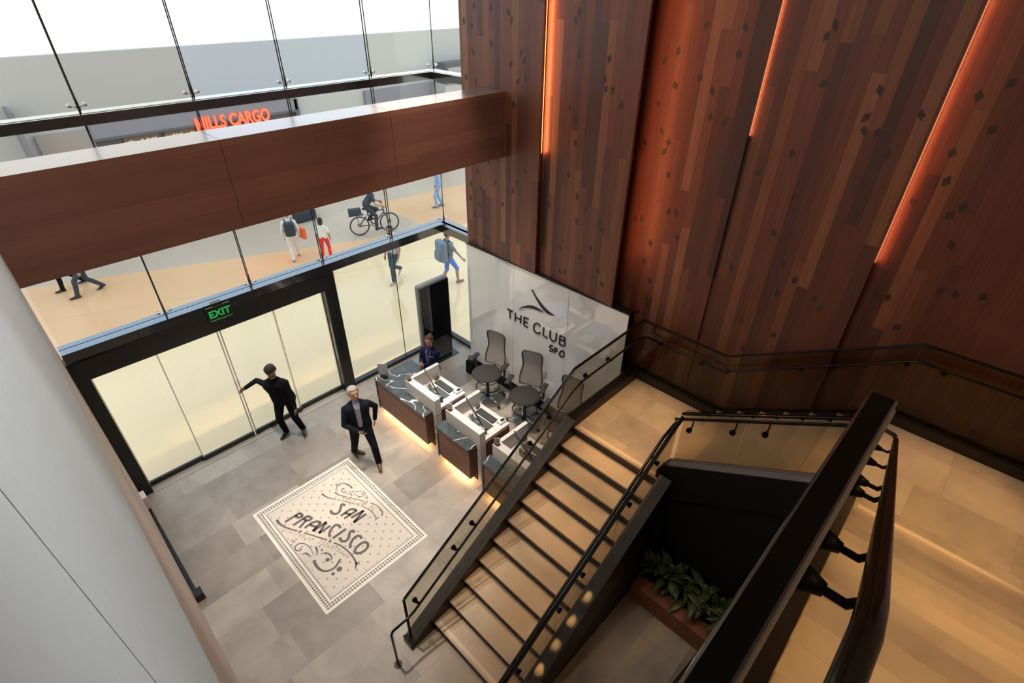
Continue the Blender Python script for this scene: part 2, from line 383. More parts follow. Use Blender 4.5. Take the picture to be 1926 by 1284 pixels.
def text_mesh(txt, size, depth=0.0, bold=0.0):
    cu = bpy.data.curves.new('lettering', 'FONT'); cu.body = txt; cu.size = size; cu.extrude = depth; cu.offset = bold
    cu.align_x = 'CENTER'; cu.align_y = 'CENTER'; cu.resolution_u = 4
    o = bpy.data.objects.new('lettering', cu); COL.objects.link(o)
    dg = bpy.context.evaluated_depsgraph_get(); me = bpy.data.meshes.new_from_object(o.evaluated_get(dg))
    bpy.data.objects.remove(o); bpy.data.curves.remove(cu); t = MB(); t.bm.from_mesh(me); bpy.data.meshes.remove(me); return t

# ---- traced lettering, ornament and lozenge positions (metres)
LET=[[[2.455,-2.845],[2.443,-2.796],[2.411,-2.79],[2.371,-2.834],[2.317,-2.884],[2.261,-2.892],[2.218,-2.849],[2.21,-2.797],[2.226,-2.753]],[[2.283,-2.983],[2.371,-2.978],[2.449,-2.976],[2.509,-3.005],[2.541,-3.08]],[[2.541,-3.08],[2.294,-3.071]],[[2.371,-2.978],[2.418,-3.084]],[[2.388,-3.141],[2.621,-3.166]],[[2.621,-3.166],[2.369,-3.258]],[[2.369,-3.258],[2.617,-3.26]],[[1.551,-2.419],[1.82,-2.42]],[[1.82,-2.42],[1.827,-2.517]],[[1.827,-2.517],[1.771,-2.52]],[[1.74,-2.419],[1.761,-2.522]],[[1.619,-2.578],[1.884,-2.575]],[[1.884,-2.575],[1.906,-2.655],[1.883,-2.683],[1.833,-2.655],[1.806,-2.577]],[[1.824,-2.641],[1.667,-2.7]],[[1.727,-2.766],[1.801,-2.76],[1.873,-2.761],[1.942,-2.798],[1.974,-2.863]],[[1.974,-2.863],[1.79,-2.92]],[[1.821,-2.768],[1.876,-2.888]],[[1.793,-2.923],[2.048,-2.918]],[[2.048,-2.918],[1.845,-3.031]],[[1.845,-3.031],[2.056,-3.035]],[[2.148,-3.197],[2.162,-3.145],[2.133,-3.095],[2.071,-3.089],[2.0,-3.127],[1.955,-3.177],[1.943,-3.225]],[[2.209,-3.278],[1.959,-3.281]],[[2.269,-3.441],[2.269,-3.393],[2.236,-3.378],[2.193,-3.407],[2.143,-3.463],[2.083,-3.48],[2.04,-3.445],[2.035,-3.394],[2.05,-3.352]],[[2.29,-3.629],[2.298,-3.573],[2.265,-3.532],[2.199,-3.532],[2.122,-3.571],[2.077,-3.618],[2.069,-3.65]],[[2.298,-3.818],[2.305,-3.744],[2.255,-3.705],[2.174,-3.704],[2.099,-3.731],[2.073,-3.773],[2.099,-3.821],[2.162,-3.851],[2.237,-3.848],[2.298,-3.818]]]
ORN=[[[[1.474,-2.274],[1.47,-2.362],[1.491,-2.478],[1.549,-2.61],[1.615,-2.73]],0.05,0.03,0.02],[[[1.675,-2.842],[1.874,-3.24]],0.022,0.022,0.022],[[[1.926,-3.372],[1.976,-3.497],[2.001,-3.643],[2.009,-3.786],[1.992,-3.911],[1.976,-3.971]],0.022,0.025,0.03],[[[1.982,-3.944],[2.014,-4.012]],0.03,0.02,0.006],[[[1.985,-3.958],[1.909,-4.036]],0.045,0.03,0.008],[[[2.297,-2.316],[2.322,-2.448],[2.369,-2.546],[2.416,-2.62]],0.03,0.018,0.012],[[[2.463,-2.695],[2.602,-2.954]],0.012,0.012,0.012],[[[2.651,-3.046],[2.693,-3.186],[2.71,-3.308],[2.696,-3.422],[2.683,-3.464]],0.012,0.014,0.016],[[[2.707,-3.464],[2.64,-3.481]],0.02,0.02,0.01],[[[2.481,-2.458],[2.5,-2.56],[2.584,-2.713]],0.028,0.018,0.012],[[[2.63,-2.796],[2.752,-3.012]],0.012,0.012,0.012],[[[2.795,-3.098],[2.842,-3.231],[2.848,-3.356],[2.835,-3.434],[2.785,-3.481]],0.012,0.016,0.024],[[[2.518,-2.425],[2.582,-2.361],[2.657,-2.356],[2.717,-2.406],[2.749,-2.502],[2.75,-2.594]],0.016,0.018,0.03],[[[2.639,-2.519],[2.625,-2.484],[2.592,-2.5],[2.58,-2.544],[2.606,-2.589],[2.652,-2.608]],0.02,0.016,0.008],[[[2.688,-2.624],[2.664,-2.684],[2.66,-2.739]],0.008,0.016,0.02],[[[2.723,-2.66],[2.708,-2.742],[2.726,-2.829],[2.766,-2.878],[2.824,-2.887],[2.851,-2.859],[2.838,-2.823],[2.804,-2.825],[2.799,-2.856]],0.008,0.014,0.012],[[[2.748,-2.685],[2.771,-2.728],[2.813,-2.754]],0.008,0.016,0.008],[[[1.485,-3.064],[1.488,-3.103],[1.453,-3.103],[1.426,-3.062],[1.43,-3.007],[1.469,-2.978],[1.526,-2.986],[1.575,-3.039],[1.601,-3.135],[1.6,-3.236],[1.577,-3.341]],0.018,0.02,0.008],[[[1.452,-3.199],[1.507,-3.225],[1.535,-3.342]],0.008,0.03,0.008],[[[1.677,-3.226],[1.66,-3.309],[1.622,-3.371]],0.03,0.026,0.008],[[[1.664,-3.413],[1.707,-3.419],[1.754,-3.472],[1.769,-3.554],[1.75,-3.601],[1.709,-3.618]],0.01,0.026,0.012],[[[1.538,-3.429],[1.517,-3.527],[1.523,-3.639],[1.565,-3.724],[1.643,-3.772],[1.727,-3.772],[1.847,-3.709]],0.05,0.03,0.035]]
DOT=[[1.645,-2.78,0.022],[1.897,-3.301,0.022],[2.439,-2.657,0.014],[2.626,-3.002,0.014],[2.603,-2.754,0.014],[2.773,-3.049,0.014],[2.592,-2.314,0.018],[2.667,-2.309,0.011],[2.626,-2.659,0.011],[2.862,-2.8,0.008],[2.838,-2.935,0.011],[2.817,-2.99,0.01],[2.8,-2.952,0.01],[1.721,-3.352,0.018],[1.692,-3.575,0.034],[1.741,-3.854,0.044],[1.628,-3.856,0.028],[1.464,-2.839,0.014],[1.484,-2.883,0.014],[1.456,-2.891,0.012],[1.42,-2.911,0.012]]
TXT=[["37.7749 N",[[1.454,-2.514],[1.58,-2.791],[1.691,-3.053]]],["122.4194 W",[[1.755,-3.164],[1.861,-3.422],[1.943,-3.763]]],["MEET",[[2.52,-2.696],[2.564,-2.775],[2.628,-2.894]]],["ME",[[2.671,-2.978],[2.691,-3.025],[2.713,-3.087]]],["IN",[[2.742,-3.151],[2.754,-3.201],[2.763,-3.256]]]]
CLUB=[[[-2.624,2.137],[-2.777,2.14]],[[-2.703,2.137],[-2.703,1.947]],[[-2.853,2.143],[-2.845,1.943]],[[-3.007,2.148],[-2.999,1.956]],[[-2.849,2.043],[-3.004,2.048]],[[-3.094,2.147],[-3.091,1.95]],[[-3.094,2.147],[-3.209,2.151]],[[-3.094,2.046],[-3.191,2.05]],[[-3.091,1.95],[-3.204,1.949]],[[-3.523,2.126],[-3.466,2.159],[-3.397,2.131],[-3.352,2.048],[-3.366,1.971],[-3.427,1.932],[-3.49,1.95],[-3.533,1.989]],[[-3.612,2.145],[-3.606,1.954],[-3.721,1.949]],[[-3.786,2.153],[-3.776,2.042],[-3.798,1.968],[-3.862,1.941],[-3.921,1.991],[-3.933,2.052],[-3.935,2.159]],[[-4.021,2.145],[-4.02,1.947]],[[-4.021,2.145],[-4.105,2.149],[-4.139,2.127],[-4.117,2.077],[-4.021,2.055]],[[-4.117,2.077],[-4.155,2.048],[-4.144,1.987],[-4.105,1.952],[-4.02,1.947]],[[-3.868,1.826],[-3.815,1.82],[-3.784,1.773],[-3.807,1.748],[-3.85,1.748],[-3.872,1.727],[-3.844,1.69],[-3.782,1.685]],[[-3.913,1.809],[-3.914,1.685]],[[-3.913,1.809],[-3.993,1.816]],[[-3.914,1.748],[-3.981,1.757]],[[-4.147,1.794],[-4.122,1.837],[-4.067,1.806],[-4.04,1.728],[-4.065,1.686],[-4.122,1.699],[-4.151,1.752],[-4.147,1.794]]]
ARC=[[[-2.937,2.267],[-3.034,2.363],[-3.174,2.452],[-3.312,2.501],[-3.449,2.504],[-3.582,2.474],[-3.485,2.457],[-3.349,2.444],[-3.21,2.416],[-3.053,2.348]],[[-3.263,2.838],[-3.283,2.846],[-3.378,2.744],[-3.491,2.66],[-3.587,2.598],[-3.68,2.558],[-3.764,2.529],[-3.86,2.52],[-3.767,2.487],[-3.668,2.495],[-3.574,2.528],[-3.495,2.582],[-3.407,2.669],[-3.335,2.755]]]
DIA=[[-1.82,7.33,0],[-2.23,7.33,0],[-2.62,7.28,0],[-2.69,7.18,0],[-1.55,7.12,0],[-1.75,7.05,0],[-2.23,6.84,0],[-1.76,6.69,0],[-2.91,6.77,0],[-2.98,6.67,0],[-2.68,6.59,0],[-1.56,6.29,0],[-1.82,6.24,0],[-2.85,6.37,0],[-3.02,6.43,0],[-2.76,6.02,0],[-3.92,7.33,0],[-3.86,7.23,0],[-3.97,6.83,0],[-4.51,6.82,0],[-4.46,6.56,0],[-4.5,6.45,0],[-4.62,6.45,0],[-4.79,6.28,0],[-3.86,6.11,0],[-3.98,5.95,0],[-4.02,5.64,0],[-5.09,6.29,1],[-5.22,5.95,1],[-4.96,5.75,1],[-2.12,4.97,0],[-1.79,4.74,0],[-1.58,4.46,0],[-1.89,4.43,0],[-2.3,4.66,0],[-2.85,4.78,0],[-3.05,5.02,0],[-2.63,4.59,0],[-2.75,4.6,0],[-1.57,4.18,0],[-1.83,4.11,0],[-2.48,4.29,0],[-1.7,3.86,0],[-2.01,3.84,0],[-2.05,3.52,0],[-1.62,3.28,0],[-3.93,5.14,0],[-4.14,4.84,0],[-3.53,4.53,0],[-4.33,4.68,0],[-4.17,4.43,0],[-4.64,4.56,0],[-4.7,4.45,0],[-3.85,3.86,0],[-4.51,4.08,0],[-4.31,3.85,0],[-3.88,3.41,0],[-3.99,3.45,0],[-4.72,3.75,0],[-4.82,3.54,0],[-4.99,4.61,1],[-5.11,4.63,1],[-5.33,4.3,1],[-5.27,3.97,1],[-5.44,3.67,1],[-5.47,3.24,1],[-5.3,3.04,1],[-5.6,7.24,1],[-6.1,7.25,1],[-6.24,7.47,1],[-5.27,6.94,1],[-5.09,6.82,1],[-6.09,6.97,1],[-5.64,6.67,1],[-5.31,6.54,1],[-5.85,6.54,1],[-5.89,6.24,1],[-6.1,6.2,1],[-5.35,5.82,1],[-5.31,5.69,1],[-7.06,7.32,1],[-7.0,7.21,1],[-7.12,6.77,1],[-7.01,6.0,1],[-5.44,5.39,1],[-5.55,4.87,1],[-5.67,4.88,1],[-5.76,4.54,1],[-6.66,4.34,1],[-7.0,3.63,1],[-7.13,3.21,1],[-7.08,5.0,1],[-7.32,4.65,1],[-7.51,4.49,1],[-7.35,4.24,1],[-7.81,4.34,1],[-7.91,4.24,1],[-7.48,3.62,1],[-7.18,5.51,1],[-6.68,5.69,1],[-7.69,6.77,1],[-7.65,6.5,1],[-7.68,6.37,1],[-7.81,6.37,1],[-7.98,6.18,1],[-8.13,6.6,1],[-8.5,6.81,1],[-8.69,6.94,1],[-8.72,6.54,1],[-8.5,6.28,1],[-8.56,6.01,1],[-8.36,5.74,1],[-8.79,5.79,1],[-8.72,5.69,1],[-8.85,5.39,1],[-8.96,4.88,1],[-9.09,4.89,1],[-9.31,4.95,1],[-8.4,4.62,1],[-8.53,4.62,1],[-8.74,4.3,1]]

# ------------------------------------------------------------------ room shell
def sbox(name, dims, mat, label, cat): return struct(MB().box(*dims).build(name, mat), label, cat)
sbox('floor', (-0.4, 7.4, -14.2, 0.12, -0.2, 0.0), FLOORT, 'grey stone tiled lobby floor', 'floor')
sbox('floor', (-16, 36, 0.12, 16, -0.2, 0.0), CONC, 'polished peach and grey terrazzo concourse floor outside the glass', 'floor')
sbox('floor', (7.4, 36, -14.2, 0.12, -0.2, 0.0), CONC, 'peach terrazzo floor outside the narrow glass return', 'floor')
sbox('ceiling', (-0.4, 7.5, -14.2, 0.1, 9.6, 9.8), CEIL, 'painted lobby ceiling above the stairs', 'ceiling')
sbox('wall_back', (-0.4, 7.5, -14.4, -14.2, 0, 9.6), BEIGE, 'beige plaster wall behind the stairs', 'wall')
def lwall(name, pts, z0, z1, mat, label):
    # a long wall whose visible face runs through the two plan points
    (xa, ya), (xb, yb) = pts
    return MB().prism([(xa, ya, z0), (xb, yb, z0), (-0.4, yb, z0), (-0.4, ya, z0)], (0, 0, z1 - z0)), label, name, mat
b, l, n, m = lwall('wall_left', ((0.012, 0.1), (-0.165, -14.2)), 0, 5.25, BEIGE, 'beige plaster left wall below the grey panels')
struct(b.build(n, m), l, 'wall')
# grey upper panels with a rounded lower edge and one upright joint close to the camera
XU = lambda y: 0.065 + 0.0075 * y
def upper(y0, y1):
    t = MB(); prof = []
    for k in range(6):
        a = PI / 2 * k / 5; prof.append((-0.05 + 0.05 * math.sin(a), 5.16 + 0.05 - 0.05 * math.cos(a)))
    A = [(XU(y0) + dx, y0, z) for dx, z in prof] + [(XU(y0), y0, 9.6), (-0.4, y0, 9.6), (-0.4, y0, 5.16)]
    Bp = [(XU(y1) + dx, y1, z) for dx, z in prof] + [(XU(y1), y1, 9.6), (-0.4, y1, 9.6), (-0.4, y1, 5.16)]
    va = [t.bm.verts.new(p) for p in A]; vb = [t.bm.verts.new(p) for p in Bp]; k = len(A)
    t.face(va); t.face(vb[::-1])
    for i in range(k): t.face([va[i], vb[i], vb[(i + 1) % k], va[(i + 1) % k]])
    return t
struct(upper(0.1, -8.43).build('wall_left', GREYP), 'pale grey plaster panel high on the left wall', 'wall')
struct(upper(-8.436, -14.2).build('wall_left', GREYP), 'pale grey plaster panel nearest the camera', 'wall')
t = MB().box(0.0, 0.045, -2.72, -0.16, 0.0, 0.09); t.box(-0.01, 0.10, -2.85, -2.70, 0, 0.14)
struct(t.build('baseboard_left', BLACK), 'black metal base rail with end block along the left wall', 'baseboard')
wb = MB().rbox(-0.03, 0.075, -0.62, -0.42, 0.12, 0.4, 0.01).build('push_plate_box', WHITE)
tag(wb, 'small white box low on the left wall beside the door frame', 'box')

# wood wall: overlapping board panels, each sinking behind the one to its left; lozenges let into the boards
PANELS = [(-1.42, -3.36, 6.79, 6.70, 3.22), (-3.12, -5.06, 6.84, 6.71, 3.22), (-4.62, -6.44, 7.20, 7.12, 0.0), (-6.42, -8.26, 7.17, 7.06, 0.0), (-8.24, -14.2, 7.16, 7.08, 0.0)]
PW = []
for k in range(5):
    ya, yb, xa, xb, z0 = PANELS[k]
    t = MB(); t.prism([(xa, ya, z0), (xb, yb, z0), (xb + 0.05, yb, z0), (6.83, -3.10, z0), (7.45, -3.10, z0), (7.45, ya, z0)] if k == 0 else [(xa, ya, z0), (xb, yb, z0), (7.45, yb, z0), (7.45, ya, z0)] if k != 1 else [(xa, ya, z0), (xb, yb, z0), (xb + 0.05, yb, z0), (7.15, -4.5, z0), (7.15, ya, z0)], (0, 0, 9.6 - z0))
    if k == 2:   # boards behind the stair reach down beside the white panel
        pass
    t.mi = 1
    rnd = random.Random(5 + k)
    for (dy, dz, right) in DIA:
        if right == (k > 1) and yb + 0.03 < dy < {1: -3.37, 2: -4.80}.get(k, ya) - 0.03 and dz > z0 + 0.05:
            x = xa + (xb - xa) * (ya - dy) / (ya - yb); a = rnd.uniform(-0.6, 0.6); h = rnd.uniform(0.058, 0.07); wd = rnd.uniform(0.035, 0.045)
            pts = []
            for ux, uz in ((0, h), (wd, 0.008), (0.006, -h), (-wd, -0.006)):
                pts.append((x - 0.002, dy + ux * math.cos(a) - uz * math.sin(a), dz + ux * math.sin(a) + uz * math.cos(a)))
            t.prism(pts, (0.02, 0, 0))
    o = struct(t.build('wall_right', [WOODW, DIAM]), ['reclaimed wood panel beside the glass front, the beam runs into it', 'reclaimed wood panel between the two glowing slots above the logo wall', 'reclaimed wood panel right of the second glowing slot', 'wide reclaimed wood panel above the stair landing', 'reclaimed wood panel at the far right edge'][k], 'wall')
    PW.append(o)
# light strips hidden in the slots
for (x, y, z0, e, nm) in ((6.752, -3.340, 5.36, 16, 'first'), (6.764, -5.035, 3.9, 13, 'second'), (7.14, -6.446, 6.1, 2.5, 'third'), (7.10, -8.266, 5.0, 5.5, 'fourth')):
    L = 9.5 - z0
    tag(MB().box(x + 0.012, x + 0.03, y - 0.003, y + 0.004, z0, 9.5).build('light_strip', simple('led tape', (0.9, 0.5, 0.3), 0.5, emit=(1.0, 0.32, 0.13), es=0.9)), f'glowing orange light strip in the {nm} slot of the wood wall from the glass', 'light strip')
    light('AREA', 'slot light', (x + 0.012, y - 0.008, z0 + L / 2), (7.30, y - 0.15, z0 + L / 2), e, (1.0, 0.31, 0.12), 0.012, L)
for l in [o for o in SC.objects if o.name.startswith('slot light')]:
    # the tape lies along z and shines sideways (-y, a little +x)
    zc = Vector((-0.9, 0.6, 0) if l.location.x < 7 else (-0.45, 1.0, 0)).normalized(); yc = Vector((0, 0, 1)); xc = yc.cross(zc)
    l.rotation_euler = Matrix((xc, yc, zc)).transposed().to_euler()

struct(MB().box(6.86, 7.40, -4.6, -1.44, 0, 9.6).build('wall_right', BLACKM), 'hidden core of the wood wall beside the glass', 'wall')
# white glass logo wall under the boards
PANELW = simple('white back-painted glass', (0.85, 0.845, 0.84), 0.06, spec=1.0, coat=1.0)
t = MB()
for ya, yb in ((-1.42, -2.78), (-2.785, -4.155), (-4.16, -5.40)): t.rbox(6.74, 6.80, yb, ya, 0.31, 3.195, 0.003, 1)
struct(t.build('wall_logo', PANELW), 'glossy white glass wall with the lounge logo behind the desks', 'wall')
struct(MB().box(6.715, 6.81, -5.40, -1.42, 3.195, 3.22).build('trim_1', BLACK), 'thin black trim between logo wall and wood boards', 'trim')
struct(MB().box(6.76, 6.90, -5.40, -1.43, 0.0, 3.21).build('wall_right', BLACKM), 'black kick base and backing behind the white glass logo wall', 'wall')
sg = empty('logo_sign', (6.735, -3.2, 2.0)); tag(sg, 'black lounge logo with a two-stroke arch and lettering on the white glass wall', 'sign')
def stroke_yz(t, pts, w, x0=6.725, x1=6.741):
    P = smooth2(pts) if len(pts) > 3 else [Vector(p) for p in pts]; n = len(P); L, Q = [], []
    for i in range(n):
        d = (P[min(i + 1, n - 1)] - P[max(i - 1, 0)]).normalized(); nn = Vector((-d.y, d.x)) * w / 2
        e = d * (w / 2 if False else 0)
        L.append(P[i] + nn); Q.append(P[i] - nn)
    for i in range(n - 1):
        t.hexa([(x0, *Q[i]), (x0, *Q[i + 1]), (x0, *L[i + 1]), (x0, *L[i]), (x1, *Q[i]), (x1, *Q[i + 1]), (x1, *L[i + 1]), (x1, *L[i])])
LOGO = simple('logo black', (0.02, 0.014, 0.016), 0.5)
for nm in ((0, 1), (2, 3, 4), (5, 6, 7, 8), (9,), (10,), (11,), (12, 13, 14), (15,), (16, 17, 18), (19,)):
    t = MB()
    for k in nm: stroke_yz(t, CLUB[k], 0.03 if k < 15 else 0.027)
    t.build('letter', LOGO, sg)
for s in ARC:
    t = MB(); t.prism([(6.725, y, z) for y, z in s], (0.016, 0, 0)); bmesh.ops.triangulate(t.bm, faces=t.bm.faces[:]); t.build('arch_stroke', LOGO, sg)

# wood-clad beam across the lobby
t = MB()
for xa, xb in ((XU(-2) - 0.06, 2.235), (2.241, 4.508), (4.514, 6.73)): t.box(xa, xb, -2.545, -1.985, 5.16, 6.19)
t.box(0, 6.72, -2.525, -2.0, 5.17, 6.18)
struct(t.build('trim_2', WOODH), 'deep walnut-clad beam crossing the lobby in front of the glass', 'beam')

# ------------------------------------------------------------------ glass front
def pane(name, dims, mat, label): return struct(MB().box(*dims).build(name, mat), label, 'window')
MUL = [0.06, 1.47, 2.86, 4.26, 5.85, 7.29]
tl = [(0.92, 0.91, 0.88), (0.90, 0.89, 0.86), (0.92, 0.95, 0.99), (0.94, 0.98, 1.0), (0.97, 0.98, 0.94)]
ordn = ['left end', 'second from the left', 'middle', 'fourth from the left', 'right end']
wn = 1
GT = [glassmat(f'glass tint {k}', tl[k], 0.9) for k in range(5)]
GC = glassmat('clear glass', (0.97, 0.97, 0.94), 0.9)
GD = glassmat('door glass', (0.99, 0.99, 0.95), 0.9)
for k in range(5):
    pane(f'window_{wn}', (MUL[k] + 0.006, MUL[k + 1] - 0.006, -0.008, 0.008, 3.12, 6.05), GC, f'clear pane between door header and black rail, {ordn[k]}'); wn += 1
    pane(f'window_{wn}', (MUL[k] + 0.006, MUL[k + 1] - 0.006, -0.008, 0.008, 6.2, 9.6), GT[k], f'tinted upper pane above the black rail, {ordn[k]}'); wn += 1
for (za, zb, lb) in ((3.12, 6.05, 'narrow return pane beside the wood wall, above the header'), (6.2, 9.6, 'narrow return pane beside the wood wall, above the black rail'), (0.09, 2.93, 'narrow return pane at floor level beside the logo wall')):
    pane(f'window_{wn}', (7.282, 7.298, -1.48, -0.012, za, zb), GC, lb); wn += 1
for (xa, xb, lb) in ((4.42, 5.862, 'floor-level clear pane right of the sliding doors'), (5.874, 7.28, 'floor-level clear pane behind the black totem')):
    pane(f'window_{wn}', (xa, xb, -0.008, 0.008, 0.09, 2.93), GC, lb); wn += 1
RAILM = simple('black rail with sheen', (0.02, 0.023, 0.028), 0.16, 0.0, 1.0, coat=1.0)
# dark silicone joints between panes
t = MB()
for x in MUL[1:-1]: t.box(x - 0.0055, x + 0.0055, -0.01, 0.01, 3.1, 9.6)
t.box(5.8625, 5.8735, -0.01, 0.01, 0.08, 2.93)
struct(t.build('trim_3', BLACKM), 'black silicone joints between the glass panes', 'trim')
hb = MB()
hb.sweep([(0.03, 0.03, 3.02), (7.29, 0.03, 3.02), (7.29, -1.49, 3.02)], 0.32, 0.17)
struct(hb.build('trim_4', RAILM), 'black steel transom over the doors and along the glass return', 'trim')
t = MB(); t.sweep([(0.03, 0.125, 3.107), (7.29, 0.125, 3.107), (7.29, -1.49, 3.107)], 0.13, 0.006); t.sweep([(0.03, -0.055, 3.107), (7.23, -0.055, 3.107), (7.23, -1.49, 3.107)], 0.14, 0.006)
struct(t.build('trim_7', SHEENT), 'added plates with a painted bluish sky sheen on the transom above the doors', 'trim')
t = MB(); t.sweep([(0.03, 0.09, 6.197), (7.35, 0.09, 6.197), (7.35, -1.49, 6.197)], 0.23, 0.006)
struct(t.build('trim_8', SHEENR), 'added plate with a painted sky sheen on the high black rail', 'trim')
rb = MB(); rb.sweep([(0.03, 0.06, 6.13), (7.33, 0.06, 6.13), (7.33, -1.49, 6.13)], 0.30, 0.13)
struct(rb.build('trim_5', RAILM), 'black horizontal rail high across the glass front', 'trim')
sl = MB(); sl.sweep([(4.4, -0.0, 0.045), (7.29, 0.0, 0.045), (7.29, -1.49, 0.045)], 0.12, 0.09)
struct(sl.build('trim_6', BLACK), 'black sill under the floor-level panes', 'trim')

def spider(x, z, parent, along='x', down=False):
    t = MB()
    c = Vector((x, -0.075, z))
    t.cyl(c, c + Vector((0, 0.075, 0)), 0.016, seg=10)
    for sx in (-1, 1):
        e = c + Vector((sx * 0.085, 0.03, 0.035)); t.tube([c, c + Vector((sx * 0.045, 0, 0.03)), e], 0.011, 8)
        t.cyl(e + Vector((0, -0.012, 0)), e + Vector((0, 0.05, 0)), 0.024, seg=12); t.ball(e + Vector((0, -0.012, 0)), 0.022, (1, 0.5, 1), 12, 8)
    return t.build('spider_fitting', CHROME, parent)
where = ['between the left end pane and the next', 'between the second and middle panes', 'between the middle and fourth panes', 'left of the right end pane', 'at the corner by the wood wall']
for k, x in enumerate(MUL[1:]):
    for (za, zb, wh) in ((3.11, 6.06, 'below the black rail'), (6.2, 9.6, 'above the black rail')):
        xx = x - 0.03 if k == 4 else x
        r = empty('glass_support_rod', (xx, -0.075, za)); tag(r, f'slim dark steel rod {wh} {where[k]}', 'rod', 'steel support rods of the glass front')
        t = MB(); t.cyl((xx, -0.075, za), (xx, -0.075, zb), 0.009, seg=8); t.cyl((xx, -0.075, za + 0.04), (xx, -0.075, za + 0.30), 0.018, 0.010, seg=10)
        t.build('rod', BLACK, r); spider(xx, za + 0.07, r)

# sliding doors
d = empty('door_1', (0.05, 0, 0)); struct(d, 'four-leaf black-framed sliding glass door, the way in from the concourse', 'door')
MB().box(0.10, 4.36, -0.16, 0.10, 2.6, 2.94).build('header_box', BLACK, d)
MB().box(-0.02, 0.20, -0.13, 0.10, 0.0, 2.94).build('jamb', BLACK, d)
t = MB(); t.box(4.135, 4.27, -0.13, 0.10, 0.0, 2.6); t.box(4.285, 4.40, -0.1, 0.10, 0.0, 2.94); t.build('jamb', BLACK, d)
MB().box(4.10, 4.118, -0.145, -0.125, 0.95, 1.85).build('sensor_strip', ALU, d)
for (xa, xb, y) in ((0.205, 1.135, 0.045), (1.125, 2.105, 0.0), (2.135, 3.13, 0.0), (3.12, 4.13, 0.045)):
    lf = MB().box(xa + 0.012, xb - 0.012, y - 0.006, y + 0.006, 0.11, 2.58).build('door_leaf', GD, d)
    MB().box(xa, xb, y - 0.022, y + 0.022, 0.008, 0.11).build('bottom_rail', BLACK, lf)
    MB().box(xa, xb, y - 0.022, y + 0.022, 2.57, 2.6).build('top_rail', BLACK, lf)
    mid = 2.12
    for xs in (xa, xb):
        near = abs(xs - mid) < 0.05
        wdt = 0.02 if near else 0.011
        MB().box(min(xs, xs + (wdt if xs == xa else -wdt)), max(xs, xs + (wdt if xs == xa else -wdt)), y - 0.02, y + 0.02, 0.11, 2.57).build('stile', ALU, lf)
th = MB().box(0.2, 4.3, -0.16, 0.12, 0.0, 0.008).build('threshold', simple('worn threshold metal', (0.34, 0.31, 0.27), 0.5, 0.2), d)
# exit sign
e = empty('exit_sign', (2.2, -0.2, 2.98)); tag(e, 'green lit EXIT sign hung on the black door header', 'sign')
MB().rbox(2.0, 2.40, -0.215, -0.185, 2.84, 3.10, 0.006, 1).build('panel', simple('dark green sign face', (0.006, 0.02, 0.008), 0.3, coat=0.5), e)
MB().box(2.12, 2.28, -0.21, -0.12, 3.10, 3.15).build('bracket', BLACK, e)
tt = text_mesh('EXIT', 0.175, 0.003, 0.003)
islands(MB().absorb(tt, Matrix.Translation((2.2, -0.219, 2.962)) @ Matrix(((1, 0, 0, 0), (0, 0, -1, 0), (0, 1, 0, 0), (0, 0, 0, 1)))), 'letter', simple('green exit letters', (0.02, 0.3, 0.05), 0.4, emit=(0.02, 0.62, 0.12), es=0.5), e)
t = MB()
for k in range(16): t.box(2.02 + k * 0.0235, 2.032 + k * 0.0235, -0.218, -0.214, 2.845, 2.853)
t.build('edge_dashes', simple('green dashes', (0.02, 0.4, 0.08), 0.4, emit=(0.05, 0.9, 0.2), es=0.6), e)

# ------------------------------------------------------------------ concourse outside
FARW = simple('grey concourse wall', (0.50, 0.495, 0.475), 0.7); PURP = simple('mauve grey fascia', (0.24, 0.235, 0.27), 0.5); TAUPE = simple('taupe shop wall', (0.36, 0.31, 0.285), 0.7)
sbox('wall_far', (-16, 36, 14.0, 14.3, 0, 5.62), FARW, 'pale grey upper wall of the concourse above the shops', 'wall')
sh = empty('shop', (6.5, 13.9, 0)); tag(sh, 'shop with mauve fascia and lit shelves across the concourse', 'shop')
MB().box(3.6, 10.9, 13.80, 14.0, 3.08, 3.6).build('fascia', PURP, sh)
MB().box(2.1, 3.6, 13.86, 14.0, 0.0, 3.42).build('side_wall', TAUPE, sh)
t = MB(); t.box(10.78, 10.95, 13.8, 14, 0, 3.5); t.box(3.6, 10.9, 13.78, 13.84, 3.02, 3.10); t.box(3.6, 10.9, 13.78, 13.84, 3.57, 3.62); t.build('frame', simple('fascia frame', (0.11, 0.11, 0.13), 0.4), sh)
MB().box(3.6, 10.78, 13.93, 13.98, 0, 3.02).build('window', simple('dark shop interior', (0.10, 0.085, 0.08), 0.5), sh)
sign = empty('shop_sign', (8.2, 13.76, 3.07)); tag(sign, 'glowing orange letters reading MILLS CARGO on the shop fascia', 'sign')
tt = text_mesh('MILLS CARGO', 0.62, 0.03, 0.018); bb = [v.co.x for v in tt.bm.verts]; wdt = max(bb) - min(bb); sx = 2.82 / wdt
islands(MB().absorb(tt, Matrix.Translation((8.22, 13.76, 3.07)) @ Matrix(((sx, 0, 0, 0), (0, 0, -1, 0), (0, 0.98, 0, 0), (0, 0, 0, 1)))), 'letter', simple('orange neon', (0.8, 0.1, 0.05), 0.4, emit=(1.0, 0.11, 0.045), es=1.5), sign)
rnd = random.Random(3)
